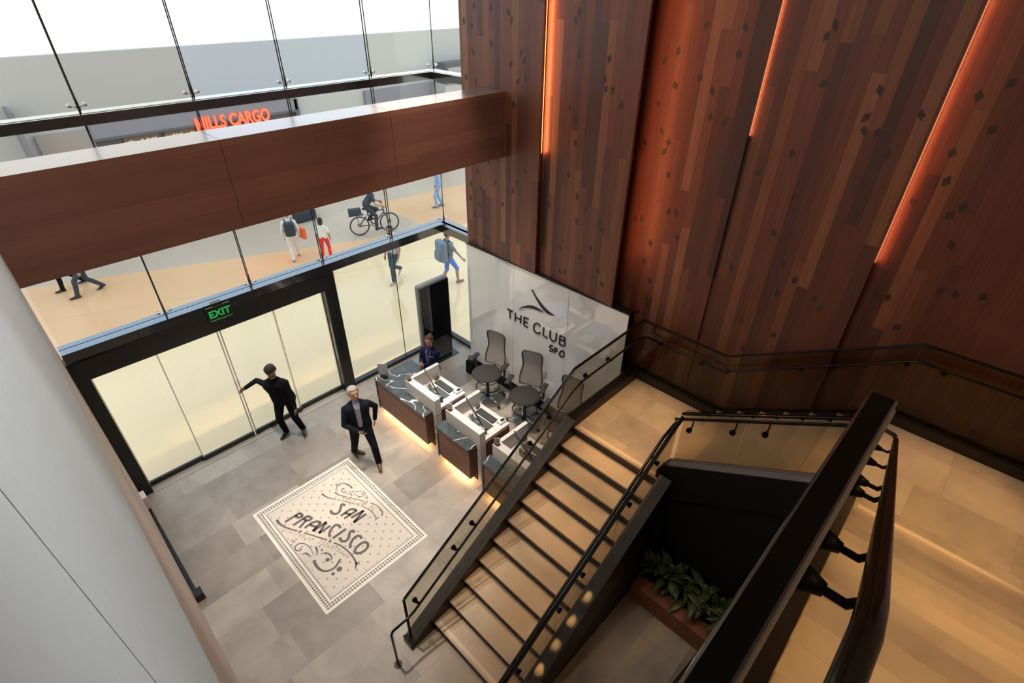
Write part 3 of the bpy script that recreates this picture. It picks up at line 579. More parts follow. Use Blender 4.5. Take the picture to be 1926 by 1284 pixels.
for (xa, xb, za, zb) in ((4.42, 5.55, 2.35, 3.0), (5.72, 6.75, 2.35, 3.0), (6.9, 7.75, 2.35, 2.98)):
    s = empty('display_shelf', (xa, 13.9, za)); tag(s, 'lit display shelf of small goods in the shop window, ' + ('left' if xa < 5 else 'middle' if xa < 6 else 'right'), 'shelf')
    MB().box(xa, xb, 13.86, 13.93, za, zb).build('back_panel', simple('shelf back', (0.16, 0.11, 0.07), 0.5), s)
    t = MB(); t2 = MB()
    for k in range(int((xb - xa) / 0.085)):
        for r in range(4):
            if rnd.random() < 0.85: (t if rnd.random() < 0.6 else t2).box(xa + 0.02 + k * 0.085, xa + 0.075 + k * 0.085, 13.82, 13.86, za + 0.03 + r * 0.14, za + 0.03 + r * 0.14 + rnd.uniform(0.05, 0.1))
    o = t.build('goods', simple('glowing gold goods', (0.75, 0.55, 0.25), 0.4, emit=(1.0, 0.7, 0.3), es=0.35), s); o['kind'] = 'stuff'  # shelf lighting put into the goods as a glow
    o = t2.build('goods', simple('pale goods', (0.8, 0.72, 0.6), 0.4), s); o['kind'] = 'stuff'
tag(MB().box(14.2, 19.5, 13.86, 13.998, 2.5, 3.42).build('shop_fascia', PURP), 'plain mauve fascia of the second shop across the concourse', 'fascia')
kq = empty('kiosk_cabinet', (18.8, 13.0, 0)); tag(kq, 'dark cabinet with screens far off beside the wood wall', 'cabinet')
MB().box(18.2, 21.0, 12.9, 13.6, 3.4, 4.3).build('body', simple('dark kiosk', (0.09, 0.09, 0.1), 0.5), kq)
MB().box(18.35, 19.3, 12.88, 12.9, 3.5, 4.1).build('screen', simple('grey screen', (0.4, 0.4, 0.42), 0.3), kq)
MB().box(18.2, 21.0, 13.0, 13.9, 0, 3.4).build('base', FARW, kq)
bl = empty('blade_sign', (1.75, 13.9, 3.3)); tag(bl, 'grey blade sign sticking out of the far concourse wall at the left', 'sign')
MB().box(1.70, 1.78, 12.7, 13.97, 2.3, 4.35).build('frame', simple('blade edge', (0.2, 0.2, 0.23), 0.5), bl)
MB().box(1.785, 1.80, 12.8, 13.9, 2.4, 4.25).build('panel', simple('blade grey', (0.42, 0.42, 0.42), 0.6), bl)
bg = empty('duffel_bag', (8.48, 9.94, 0)); tag(bg, 'dark navy bag on the concourse floor behind the backpack walker', 'bag')
MB().rbox(8.05, 8.9, 9.75, 10.15, 0.0, 0.42, 0.1, 3).build('body', simple('bag cloth', (0.03, 0.04, 0.06), 0.8), bg)
MB().tube([(8.3, 9.95, 0.4), (8.35, 9.95, 0.55), (8.6, 9.95, 0.55), (8.65, 9.95, 0.4)], 0.015).build('handle', BLACKM, bg)
# ------------------------------------------------------------------ mosaic in the floor
mo = empty('floor_mosaic', (2.16, -3.12, 0)); tag(mo, 'white mosaic panel in the lobby floor with lettering and lozenge border', 'mosaic')
MB().box(MX0, MX1, MY0, MY1, 0.0005, 0.004).build('tile_field', MOSAIC, mo)
i = 0
for n in (1, 3, 3, 4, 4, 3, 3, 1, 1, 1, 1, 1):
    t = MB()
    for s in LET[i:i + n]: t.ribbon(s, 0.046, 0.046, 0.046, 0.004, 0.0025)
    t.build('letter', INK, mo); i += n
for s, a, b_, c_ in ORN: MB().ribbon(s, a, b_, c_, 0.004, 0.0022).build('scroll_stroke', INK, mo)
for x, y, r in DOT: MB().cyl((x, y, 0.004), (x, y, 0.0062), r, seg=14, smooth=False).build('dot', INK, mo)
for txt, path in TXT:
    P = smooth2(path, 12); n = len(txt); S = [0]
    for i in range(1, len(P)): S.append(S[-1] + (P[i] - P[i - 1]).length)
    for k, ch in enumerate(txt):
        if ch == ' ': continue
        d = S[-1] * (k + 0.5) / n; i = max(1, next((j for j in range(len(S)) if S[j] >= d), len(S) - 1))
        f = (d - S[i - 1]) / max(1e-6, S[i] - S[i - 1]); c = P[i - 1].lerp(P[i], f); tg = (P[i] - P[i - 1]).normalized(); up = Vector((-tg.y, tg.x))
        tm = text_mesh(ch, 0.115, 0.001, -0.001)
        MB().absorb(tm, Matrix(((tg.x, up.x + 0.25 * tg.x, 0, c.x), (tg.y, up.y + 0.25 * tg.y, 0, c.y), (0, 0, 1, 0.0048), (0, 0, 0, 1)))).build('small_letter', INKP, mo)

# ------------------------------------------------------------------ stairs
GO, RI = 0.295, 0.177
Z1 = 11 * RI          # first landing
Z2 = Z1 + 7 * RI      # second landing
n1 = lambda x: RI + 0.6 * (x - 2.21)                    # nosing line, flight rising along +x
n2 = lambda y: Z1 + RI + 0.6 * (-7.12 - y)              # flight rising along -y
n3 = lambda x: Z2 + RI + 0.6 * (5.09 - x)               # flight rising along -x
YL, YR = -5.65, -7.14
f1 = empty('stair_flight', (2.21, -6.4, 0)); tag(f1, 'lower stair flight of ten pale stone treads rising from the lobby floor', 'stairs')
t = MB()
for k in range(1, 11):
    x = 2.21 + GO * (k - 1); z = RI * k
    tr = MB().rbox(x, x + GO + 0.03, YR, YL, z - 0.035, z, 0.004, 1).build('tread', TREADM, f1)
    if k == 1: MB().box(x + 0.035, x + 0.085, YR + 0.06, YL - 0.05, z, z + 0.002).build('nosing_strip', STRIP, tr)
    t.box(x + 0.03, x + 0.05, YR, YL, z - RI, z - 0.035)
t.box(2.21 + GO * 10 + 0.03, 2.21 + GO * 10 + 0.05, YR, YL, Z1 - RI, Z1 - 0.035)
t.build('riser', RISER, f1)
def stringer1(name, ya, yb, top, parent):
    x0, x1 = 1.80, 5.16
    return MB().prism([(x0, ya, 0.0), (x0, ya, max(0.14, n1(x0) + top)), (x0 + 0.06, ya, n1(x0 + 0.06) + top + 0.03), (x1, ya, n1(x1) + top), (x1, ya, n1(x1) - 0.45), (2.75, ya, 0.0)], (0, yb - ya, 0)).build(name, BRONZE, parent)
def plate(path, w, parent, th=0.012):
    return MB().sweep([(x, y, z + th / 2) for x, y, z in path], w, th).build('cap_plate', DARKT, parent)
stringer1('stringer', -5.65, -5.47, 0.12, f1)
stringer1('stringer', -7.33, -7.15, 0.11, f1)
plate([(1.86, -5.56, n1(1.86) + 0.15), (5.16, -5.56, n1(5.16) + 0.12)], 0.18, f1); plate([(1.86, -7.24, n1(1.86) + 0.14), (5.16, -7.24, n1(5.16) + 0.11)], 0.18, f1)
MB().prism([(2.2, -7.31, 0), (5.30, -7.31, 0), (5.30, -7.31, 1.6), (2.2, -7.31, 0.12)], (0, 0.14, 0)).build('soffit_panel', simple('deep brown panel', (0.022, 0.010, 0.007), 0.6), f1)
ld = empty('stair_landing', (6.0, -6.4, 0)); tag(ld, 'lower stone landing at the wood wall where the stairs turn', 'landing')
MB().rbox(5.16, 6.9, -7.14, YL, Z1 - 0.035, Z1, 0.004, 1).build('floor_tile', TREADT, ld)
MB().box(5.2, 5.25, -7.08, YL - 0.05, Z1, Z1 + 0.002).build('nosing_strip', STRIP, ld)
t = MB(); t.box(5.16, 7.06, -5.65, -5.47, Z1 - 0.3, Z1 + 0.13); t.box(6.88, 7.06, -7.08, -5.65, Z1 - 0.3, Z1 + 0.13); t.build('curb', BRONZE, ld)
MB().box(5.2, 6.88, -7.14, -5.65, Z1 - 0.3, Z1 - 0.036).build('slab', RISER, ld)
f2 = empty('stair_flight', (6.1, -8.0, Z1)); tag(f2, 'short middle stair flight along the wood wall', 'stairs')
t = MB()
for k in range(1, 8):
    y = -7.12 - GO * (k - 1); z = Z1 + RI * k
    if k < 7: MB().rbox(5.36, 6.9, y - GO - 0.03, y, z - 0.035, z, 0.004, 1).build('tread', TREADM, f2)
    t.box(5.36, 6.9, y - 0.05, y - 0.03, z - RI, z - 0.035)
t.build('riser', RISER, f2)
ye = -7.12 - 6 * GO
for xa, xb, top in ((5.18, 5.36, 0.09), (6.88, 7.06, -0.045)):
    MB().prism([(xa, -7.08, Z1 - 0.3), (xa, -7.08, Z1 + 0.13 if top < 0 else Z1 + 0.15), (xa, -7.16, n2(-7.16) + top), (xa, ye, n2(ye) + top), (xa, ye - 0.2, Z2 + 0.13), (xa, ye - 0.2, Z2 - 0.35), (xa, -7.2, Z1 - 0.35)], (xb - xa, 0, 0)).build('stringer', BLACKM if xa < 6 else BRONZE, f2)
DK2 = simple('grey stringer cap', (0.24, 0.23, 0.24), 0.45, 0.2)
MB().sweep([(5.235, -7.12, Z1 + 0.155), (5.235, -7.2, n2(-7.2) + 0.097), (5.235, ye, n2(ye) + 0.097)], 0.11, 0.014).build('cap_plate', DK2, f2)
MB().sweep([(5.325, -7.12, Z1 + 0.157), (5.325, -7.2, n2(-7.2) + 0.10), (5.325, ye, n2(ye) + 0.10)], 0.05, 0.016).build('cap_plate', simple('warm stringer lip', (0.3, 0.25, 0.22), 0.4, 0.3), f2)
l2 = empty('stair_landing', (6.0, -9.9, Z2)); tag(l2, 'upper stone landing in the far right corner of the stairs', 'landing')
MB().rbox(5.12, 6.9, -10.9, ye, Z2 - 0.035, Z2, 0.004, 1).build('floor_tile', TREADT, l2)
MB().box(6.88, 7.06, -10.95, ye - 0.15, Z2 - 0.3, Z2 + 0.13).build('curb', BRONZE, l2)
MB().box(5.2, 6.88, -10.9, ye - 0.05, Z2 - 0.3, Z2 - 0.036).build('slab', RISER, l2)
f3 = empty('stair_flight', (3.0, -9.9, Z2)); tag(f3, 'upper stair flight rising towards the camera', 'stairs')
t = MB()
for k in range(1, 17):
    x = 5.09 - GO * (k - 1); z = Z2 + RI * k
    if k < 16:
        tr = MB().rbox(x - GO - 0.03, x, -10.75, -9.205, z - 0.035, z, 0.004, 1).build('tread', TREADM, f3)
        if k == 1: MB().box(x - 0.07, x - 0.02, -10.7, -9.24, z, z + 0.002).build('nosing_strip', STRIP, tr)
    t.box(x - 0.05, x - 0.03, -10.75, -9.205, z - RI, z - 0.035)
t.build('riser', RISER, f3)
xs, xe = 5.3, 0.66
MB().prism([(xs, -9.2, Z2 - 0.35), (xs, -9.2, Z2 + 0.1), (5.12, -9.2, n3(5.12) + 0.02), (xe, -9.2, n3(xe) + 0.03), (-0.0, -9.2, n3(xe) + 0.05), (-0.0, -9.2, n3(xe) - 0.5), (xe, -9.2, n3(xe) - 0.5)], (0, 0.23, 0)).build('stringer', BRONZE, f3)
MB().prism([(5.1, -10.75, Z2 - 0.3), (0.66, -10.75, n3(0.66) - 0.45), (0.66, -10.75, n3(0.66) - 0.4), (5.1, -10.75, Z2 - 0.02)], (0, 1.5, 0)).build('soffit_panel', BLACKM, f3)
struct(MB().box(-0.3, 0.67, -14.2, -9.2, 5.7, 6.018).build('floor', TREADT), 'pale stone upper floor at the head of the stairs', 'floor')
struct(MB().box(-0.3, 6.9, -11.1, -10.96, 0, 9.6).build('wall_stair', BEIGE), 'plain wall on the outer side of the upper flight', 'wall')
struct(MB().prism([(5.22, -7.335, 0), (5.22, -10.9, 0), (5.22, -10.9, 2.82), (5.22, -8.95, 2.8), (5.22, -7.335, 1.6)], (0.06, 0, 0)).build('wall_under', BLACKM), 'black wall under the middle flight behind the planter', 'wall')

# ------------------------------------------------------------------ glass guards with cap rails and handrails
GG = glassmat('guard glass', (0.80, 0.78, 0.72), 0.9)
def bracket(parent, glass, rail, r=0.021):
    """rose on the glass, cone and bent arm up to the rail"""
    g, h = Vector(glass), Vector(rail); dv = Vector((h.x - g.x, h.y - g.y, 0)); u = dv.normalized()
    t = MB(); t.cyl(g - u * 0.018, g + u * 0.010, 0.036, seg=16); t.cyl(g + u * 0.010, g + u * 0.055, 0.030, 0.015, seg=14)
    a = g + u * 0.05; t.tube([a, a + u * max(0.02, dv.length - 0.075), h + Vector((0, 0, -0.028)), h], 0.010, 8)
    t.build('rail_bracket', CAPM, parent)
def cap_bar(c, capw, caph, g):
    o = MB().sweep(c, capw, caph).build('cap_rail', [CAPM, GLEAM], g); md = o.modifiers.new('soft edge', 'BEVEL'); md.width = 0.005; md.segments = 2; md.material = 1
def guard(label, root, glasses, cap, hand, brackets, capw=0.042, caph=0.035, hr=0.021):
    g = empty('stair_guard', root); tag(g, label, 'railing', 'glass stair guards')
    for q in glasses: MB().prism(*q).build('glass_panel', GG, g)
    for c in cap: cap_bar(c, capw, caph, g)
    for h in hand: MB().tube(h, hr, 12).build('handrail', HANDM, g)
    for a, b_ in brackets: bracket(g, a, b_)
    return g
def slope_panels(axis, fixed, th, cuts, low, high):
    out = []
    for a, b_ in zip(cuts[:-1], cuts[1:]):
        s = 0.0025 if b_ > a else -0.0025; a2, b2 = a + s, b_ - s
        if axis == 'x': out.append(([(a2, fixed, low(a2)), (b2, fixed, low(b2)), (b2, fixed, high(b2)), (a2, fixed, high(a2))], (0, th, 0)))
        else: out.append(([(fixed, a2, low(a2)), (fixed, b2, low(b2)), (fixed, b2, high(b2)), (fixed, a2, high(a2))], (th, 0, 0)))
    return out
# outer guard of the lower flight
gl = slope_panels('x', -5.566, 0.012, [1.90, 2.75, 3.95, 5.14], lambda x: max(0.12, n1(x) + 0.08), lambda x: n1(x) + 1.09)
gl += slope_panels('x', -5.566, 0.012, [5.14, 6.05, 6.96], lambda x: Z1 + 0.10, lambda x: Z1 + 1.12)
c1 = [(1.87, -5.56, n1(1.87) + 1.10), (5.14, -5.56, n1(5.14) + 1.11), (6.97, -5.56, Z1 + 1.13)]
def hr1(x, d=0.90): return n1(x) + d
def hr2(x): return n1(x) + 0.945
hA = [(1.56, -5.67, 0.0), (1.56, -5.67, 0.78), (1.59, -5.67, 0.83), (1.82, -5.67, 0.83), (1.93, -5.67, 0.86), (5.02, -5.66, hr1(5.02)), (5.22, -5.66, 2.83), (6.70, -5.66, 2.86), (6.84, -5.70, 2.86)]
br = [((x, -5.57, hr1(x) - 0.07), (x, -5.66, hr1(x))) for x in (2.02, 2.72, 3.06, 4.22, 4.62)] + [((x, -5.57, 2.78), (x, -5.66, 2.845)) for x in (5.42, 6.0, 6.6)]
g1 = guard('glass guard with dark rails on the desk side of the lower flight', (1.87, -5.56, 0), gl, [c1], [hA], br, 0.034, 0.03, 0.017)
MB().box(1.855, 1.885, -5.575, -5.545, 0.1, n1(1.87) + 1.09).build('end_post', CAPM, g1)
MB().cyl((1.56, -5.67, 0), (1.56, -5.67, 0.012), 0.055, seg=20).build('floor_flange', BRONZE, g1)
# inner guard of the lower flight
gl = slope_panels('x', -7.206, 0.012, [1.90, 2.95, 4.05, 5.22], lambda x: max(0.12, n1(x) + 0.06), lambda x: n1(x) + 1.09)
c1 = [(1.87, -7.205, n1(1.87) + 1.085), (5.20, -7.205, n1(5.20) + 1.045), (5.32, -7.205, Z1 + 1.11)]
hB = [(1.62, -7.12, 0.87), (1.80, -7.12, 0.88), (1.93, -7.12, 0.915), (5.05, -7.12, hr2(5.05)), (5.30, -7.12, 2.88), (5.37, -7.12, 2.88)]
br = [((x, -7.20, hr1(x) - 0.10), (x, -7.12, hr2(x))) for x in (2.30, 3.00, 3.42, 4.30, 4.85)]
guard('glass guard with dark rails on the open side of the lower flight, above the planter', (1.87, -7.2, 0), gl, [c1], [hB], br, 0.05, 0.035, 0.021)
# inner guard of the middle flight
gl = slope_panels('y', 5.32, 0.012, [-7.22, -7.95, -8.90], lambda y: n2(y) + 0.06, lambda y: n2(y) + 1.0)
c1 = [(5.326, -7.18, 3.10), (5.326, -8.88, 4.12), (5.326, -9.08, 4.22)]
hC = [(5.40, -7.08, 2.89), (5.41, -8.80, 3.92), (5.41, -9.13, 4.08), (5.36, -9.22, 4.10), (5.27, -9.245, 4.12)]
br = [((5.32, y, n2(y) + 0.66), (5.40, y, n2(y) + 0.76)) for y in (-7.32, -7.83, -8.17)]
guard('glass guard with rose brackets on the inner side of the middle flight', (5.32, -8, Z1), gl, [c1], [hC], br, 0.045, 0.035, 0.021)
# outer guard along the wood wall
gl = slope_panels('y', 6.95, 0.012, [-5.57, -6.28, -7.06], lambda y: Z1 + 0.10, lambda y: Z1 + 1.12)
gl += slope_panels('y', 6.95, 0.012, [-7.06, -8.05, -9.06], lambda y: n2(y) - 0.1, lambda y: max(3.06, 3.07 + (4.29 - 3.07) * (-7.0 - y) / 2.07))
gl += slope_panels('y', 6.95, 0.012, [-9.06, -10.0, -10.9], lambda y: Z2 + 0.1, lambda y: 4.30)
c1 = [(6.956, -5.56, Z1 + 1.13), (6.956, -7.0, Z1 + 1.13), (6.956, -9.07, 4.30), (6.956, -10.9, 4.33)]
hD = [(6.86, -5.72, 2.86), (6.86, -6.98, 2.86), (6.86, -7.08, 2.89), (6.86, -9.05, 4.11), (6.86, -9.15, 4.13), (6.86, -10.9, 4.16)]
zz = lambda y: 2.86 if y > -7.0 else (2.86 + (y + 7.0) * -0.607 if y > -9.05 else 4.13)
br = [((6.95, y, zz(y) - 0.07), (6.86, y, zz(y))) for y in (-5.95, -6.68, -7.08, -7.98, -8.32, -9.0, -9.35, -10.3)]
guard('dark glass guard running along the wood wall beside landing and middle flight', (6.95, -8, Z1), gl, [c1], [hD], br, 0.034, 0.03, 0.017)
# guard of the upper flight, seen from right above
gl = slope_panels('x', -9.121, 0.012, [5.28, 4.0, 2.6, 1.15], lambda x: n3(x) + 0.02, lambda x: 4.26 + (5.28 - x) * (7.05 - 4.26) / (5.28 - 1.15))
gl += slope_panels('x', -9.121, 0.012, [1.15, 0.1], lambda x: n3(max(x, 0.67)) + 0.02, lambda x: 7.05)
c1 = [(5.34, -9.113, 4.24), (5.22, -9.113, 4.32), (1.12, -9.113, 7.07), (0.08, -9.110, 7.07)]
hE = [(5.27, -9.245, 4.12), (5.10, -9.245, 4.22), (0.92, -9.245, 6.81), (0.82, -9.245, 6.855), (0.70, -9.245, 6.86), (0.02, -9.245, 6.86)]
hz = lambda x: 4.22 + (5.10 - x) * (6.81 - 4.22) / (5.10 - 0.92) if x > 0.92 else 6.86
br = [((x, -9.125, hz(x) - 0.07), (x, -9.245, hz(x))) for x in (4.4, 3.3, 2.45, 2.15, 1.30, 0.98, 0.56)]
g5 = guard('black cap rail and handrail of the upper flight right below the camera', (3, -9.115, Z2), gl, [c1], [hE], br, 0.045, 0.03, 0.024)
MB().sweep([(5.2, -9.1375, 4.315), (1.12, -9.1375, 7.052), (0.08, -9.1345, 7.052)], 0.004, 0.024).build('lit_side_strip', EDGE, g5)  # added pale strip paints the light on the side of the cap

# small lamps under the inner handrail of the lower flight
for x in (2.35, 2.65, 2.95, 3.25, 3.55):
    light('SPOT', 'handrail puck light', (x, -7.222, n1(x) + 0.50), (x, -7.235, n1(x) + 0.1), 34.0, WARM, 0.01, angle=24, blend=1.0)
# planter under the stairs
pl = empty('planter_box', (4.9, -8.2, 0)); tag(pl, 'long reddish wooden planter box under the stairs', 'planter')
PLW = planks('cedar planter board', 2, 1, 0.17, 9.0, [(0.0, (0.26, 0.095, 0.05)), (1.0, (0.33, 0.125, 0.065))], rough=0.55, gap=0.012, grain=0.2, gs=(50, 2))
t = MB(); t.box(4.575, 4.63, -9.9, -7.36, 0, 0.33); t.box(5.14, 5.19, -9.9, -7.36, 0, 0.33); t.box(4.63, 5.14, -7.41, -7.36, 0, 0.33); t.box(4.63, 5.14, -9.9, -9.85, 0, 0.33); t.build('box_side', PLW, pl)
MB().box(4.57, 4.79, -9.9, -7.355, 0.33, 0.355).build('rim_board', PLW, pl)
MB().box(4.63, 5.14, -9.85, -7.41, 0.0, 0.29).build('soil', simple('soil', (0.02, 0.013, 0.01), 0.9), pl)
LEAF = simple('dark green leaf', (0.042, 0.075, 0.022), 0.45, noise=0.35, nscale=12)
rnd = random.Random(11)
pn = ['first plant in the planter from the lower flight', 'second plant in the planter from the lower flight', 'third plant in the planter', 'fourth plant in the planter', 'fifth plant in the planter', 'plant beside the guard at the near end of the planter', 'last plant of the planter, behind the upper flight']
for k in range(7):
    c = Vector((4.93, -7.55 - 0.235 * k, 0.28)); p = empty('leafy_plant', c); tag(p, 'dark green broad-leaved ' + pn[k], 'plant', 'plants in the planter')
    for j in range(20):
        a = rnd.uniform(0, 2 * PI); el = rnd.uniform(0.25, 1.35); L = rnd.uniform(0.26, 0.42); stem = rnd.uniform(0.10, 0.42)
        dirv = Vector((math.cos(a) * math.cos(el), math.sin(a) * math.cos(el), math.sin(el))); side = dirv.cross(Vector((0, 0, 1))).normalized(); up = side.cross(dirv)
        base = c + Vector((rnd.uniform(-0.05, 0.05), rnd.uniform(-0.07, 0.07), 0)) + Vector((dirv.x * 0.25, dirv.y * 0.25, 1)) * stem
        if base.x + dirv.x * L > 5.18: dirv.x *= -1
        t = MB(); t.cyl(c, base, 0.004, 0.003, seg=5); cs = []
        for i in range(6):
            f = i / 5; wv = 0.062 * math.sin(PI * min(1, f * 0.94 + 0.06)) ** 0.8 * (1 - 0.35 * f); cc = base + dirv * L * f - Vector((0, 0, 1)) * (0.16 * f * f)
            cs.append((t.bm.verts.new(cc - side * wv - up * 0.012), t.bm.verts.new(cc + up * 0.008), t.bm.verts.new(cc + side * wv - up * 0.012)))
        for i in range(5):
            for q in (0, 1):
                f = t.face([cs[i][q], cs[i][q + 1], cs[i + 1][q + 1], cs[i + 1][q]])
                if f: f.smooth = True
        t.build('leaf', LEAF, p)
# ------------------------------------------------------------------ reception desks
LEDG = (1.0, 0.52, 0.22)
PAPER = simple('white paper', (0.78, 0.78, 0.80), 0.6); ACR = glassmat('clear acrylic', (0.9, 0.9, 0.92), 0.8)
DARKP = simple('dark plastic', (0.03, 0.03, 0.032), 0.4); WOODS = planks('walnut side panel', 1, 2, 0.2, 4.0, [(0.0, (0.10, 0.04, 0.026)), (1.0, (0.15, 0.06, 0.036))], rough=0.5, gap=0, grain=0.25, gs=(10, 3))
dn = ['nearest the glass front, with broad counter', 'in the middle of the row', 'beside the lower stair flight']
for i in range(3):
    y = -2.0 - 1.235 * i
    d = empty('reception_desk', (4.9, y - 0.4, 0)); tag(d, 'marble and walnut reception desk ' + dn[i], 'desk', 'reception desks')
    yl = -1.18 if i == 0 else y + 0.07; yr = y - 0.83
    t = MB()
    if i == 0: t.rbox(4.30, 5.24, y + 0.0, yl, 0.85, 0.895, 0.004, 1)
    t.rbox(4.30, 4.53, yr, y + 0.001 if i == 0 else yl, 0.85, 0.895, 0.004, 1); t.build('counter_top', MARBLE, d)
    MB().box(4.325, 4.36, yr, yl - 0.03, 0.15, 0.85).build('front_panel', WOODD, d)
    MB().box(4.31, 5.2 if i == 0 else 4.55, yl - 0.03, yl, 0.10, 0.85).build('end_panel', MARBLE, d)
    MB().box(4.36, 4.5, yr, yl - 0.04, 0.15, 0.84).build('carcass', WOODS, d)
    MB().box(4.50, 4.54, yr, yl - 0.06, 0.0, 0.84).build('toe_kick', BLACKM, d)
    t = MB(); t.rbox(4.51, 4.65, y - 0.92, y, 0.80, 1.2, 0.003, 1); t.rbox(4.651, 5.32, y - 0.075, y, 0.80, 1.2, 0.003, 1); t.rbox(4.512, 4.648, y - 0.92, y - 0.835, 0.0, 0.82, 0.002, 1)
    t.build('privacy_screen', WHITE, d)
    MB().rbox(4.64, 5.31, y - 0.87, y - 0.07, 0.875, 0.91, 0.003, 1).build('work_surface', WHITE, d)
    MB().box(4.66, 5.27, y - 0.90, y - 0.865, 0.0, 0.875).build('side_panel', WOODS, d); MB().box(4.66, 5.2, y - 0.06, y - 0.03, 0.0, 0.80).build('side_panel', WOODS, d)
    light('AREA', 'desk toe light', (4.42, (yl + yr) / 2, 0.12), (4.36, (yl + yr) / 2, 0), 7 * abs(yl - yr), LEDG, abs(yl - yr) - 0.1, 0.05).rotation_euler = (R_(12), 0, PI / 2)
    ord3 = ['first', 'second', 'third'][i]
    sfx = f'on the {ord3} desk from the glass front'
    # monitor seen from behind
    m = empty('monitor', (4.9, y - 0.36, 0.91)); tag(m, 'thin black monitor tilted back ' + sfx, 'monitor', 'reception monitors')
    Mx = Matrix.Translation((4.84, y - 0.42, 1.20)) @ Matrix.Rotation(R_(-20), 4, 'Z') @ Matrix.Rotation(R_(-18), 4, 'Y')
    t = MB(); t.rbox(-0.012, 0.012, -0.27, 0.27, -0.165, 0.165, 0.006, 1); t2 = MB().absorb(t, Mx); t2.build('display', DARKP, m)
    t = MB(); t.box(0.0125, 0.014, -0.258, 0.258, -0.15, 0.155); MB().absorb(t, Mx).build('screen', simple('monitor screen', (0.25, 0.3, 0.42), 0.2, emit=(0.5, 0.6, 0.9), es=0.35), m)
    t = MB(); t.tube([(4.80, y - 0.42, 1.17), (4.775, y - 0.40, 1.1), (4.80, y - 0.38, 0.93)], 0.016, 8); t.build('stand', ALU, m)
    MB().rbox(4.70, 4.92, y - 0.47, y - 0.28, 0.91, 0.922, 0.004, 1).build('foot', ALU, m)
    k = tag(MB().rbox(5.06, 5.21, y - 0.66, y - 0.19, 0.911, 0.93, 0.005, 1).build('keyboard', DARKP), 'black keyboard ' + sfx, 'keyboard', 'reception keyboards')
    t = MB()
    for r in range(4):
        for c in range(14): t.box(5.073 + r * 0.034, 5.1 + r * 0.034, y - 0.645 + c * 0.032, y - 0.62 + c * 0.032, 0.93, 0.934)
    t.build('keys', simple('grey keys', (0.07, 0.07, 0.072), 0.5), k)
    p = empty('desk_phone', (5.2, y - 0.12, 0.91)); tag(p, 'small black handset lying ' + sfx, 'phone', 'reception handsets')
    MB().ball((5.19, y - 0.125, 0.925), 0.05, (1.5, 0.75, 0.35), 16, 8, Matrix.Rotation(R_(20), 3, 'Z')).build('body', DARKP, p); MB().ball((5.19, y - 0.125, 0.938), 0.03, (1.6, 0.7, 0.3), 12, 6, Matrix.Rotation(R_(20), 3, 'Z')).build('inset', simple('handset inset', (0.12, 0.08, 0.06), 0.4), p)
    p = empty('card_reader', (5.22, y - 0.72, 0.91)); tag(p, 'white card reader with black screen ' + sfx, 'card reader', 'reception card readers')
    MB().rbox(5.14, 5.30, y - 0.80, y - 0.68, 0.911, 0.96, 0.012, 2).build('body', simple('white plastic', (0.78, 0.78, 0.78), 0.4), p); MB().box(5.19, 5.28, y - 0.78, y - 0.72, 0.96, 0.963).build('screen', BLACK, p)
    p = empty('ticket_scanner', (4.83, y - 0.74, 0.91)); tag(p, 'small black upright scanner ' + sfx, 'scanner', 'reception scanners')
    MB().cyl((4.80, y - 0.74, 0.91), (4.80, y - 0.74, 1.0), 0.038, 0.03, seg=14).build('body', BLACK, p)
    t = MB(); t.tube([(4.80, y - 0.74, 0.98), (4.76, y - 0.69, 1.03)], 0.018, 8); t.tube([(4.80, y - 0.75, 0.98), (4.82, y - 0.79, 1.04)], 0.014, 8); t.build('head', BLACK, p)
    tag(MB().rbox(4.88, 5.04, y - 0.72, y - 0.32, 0.911, 0.917, 0.003, 1).build('desk_mat', simple('dark paper tray', (0.09, 0.09, 0.085), 0.25)), 'dark glossy mat under the monitor ' + sfx, 'mat', 'reception desk mats')
    # small card holder on the screen corner
    h = empty('card_holder', (4.55, y - 0.06, 1.2)); tag(h, f'little clear card holder on the corner of the {ord3} white screen from the glass front', 'card holder', 'card holders')
    MB().rbox(4.525, 4.605, y - 0.115, y - 0.01, 1.2005, 1.215, 0.003, 1).build('base', simple('copper brown', (0.06, 0.03, 0.02), 0.4), h)
    t = MB(); t.box(-0.003, 0.003, -0.05, 0.05, 0, 0.135); MB().absorb(t, Matrix.Translation((4.565, y - 0.06, 1.213)) @ Matrix.Rotation(R_(48), 4, 'Z')).build('card', PAPER, h)
    t = MB(); t.box(-0.0045, -0.0035, -0.038, 0.038, 0.03, 0.12); MB().absorb(t, Matrix.Translation((4.565, y - 0.06, 1.213)) @ Matrix.Rotation(R_(48), 4, 'Z')).build('print', simple('card print', (0.42, 0.40, 0.43), 0.6), h)
# notice on the broad counter
nt = empty('notice_stand', (4.47, -1.28, 0.895)); tag(nt, 'pale notice in a black stand at the glass end of the marble counter', 'notice')
MB().rbox(4.42, 4.52, -1.36, -1.22, 0.8955, 0.93, 0.005, 1).build('base', BLACK, nt)
t = MB(); t.box(-0.003, 0.003, -0.10, 0.10, 0, 0.31); MB().absorb(t, Matrix.Translation((4.485, -1.28, 0.93)) @ Matrix.Rotation(R_(42), 4, 'Z') @ Matrix.Rotation(R_(-6), 4, 'Y')).build('sheet', simple('pale blue sheet', (0.55, 0.57, 0.64), 0.4), nt)

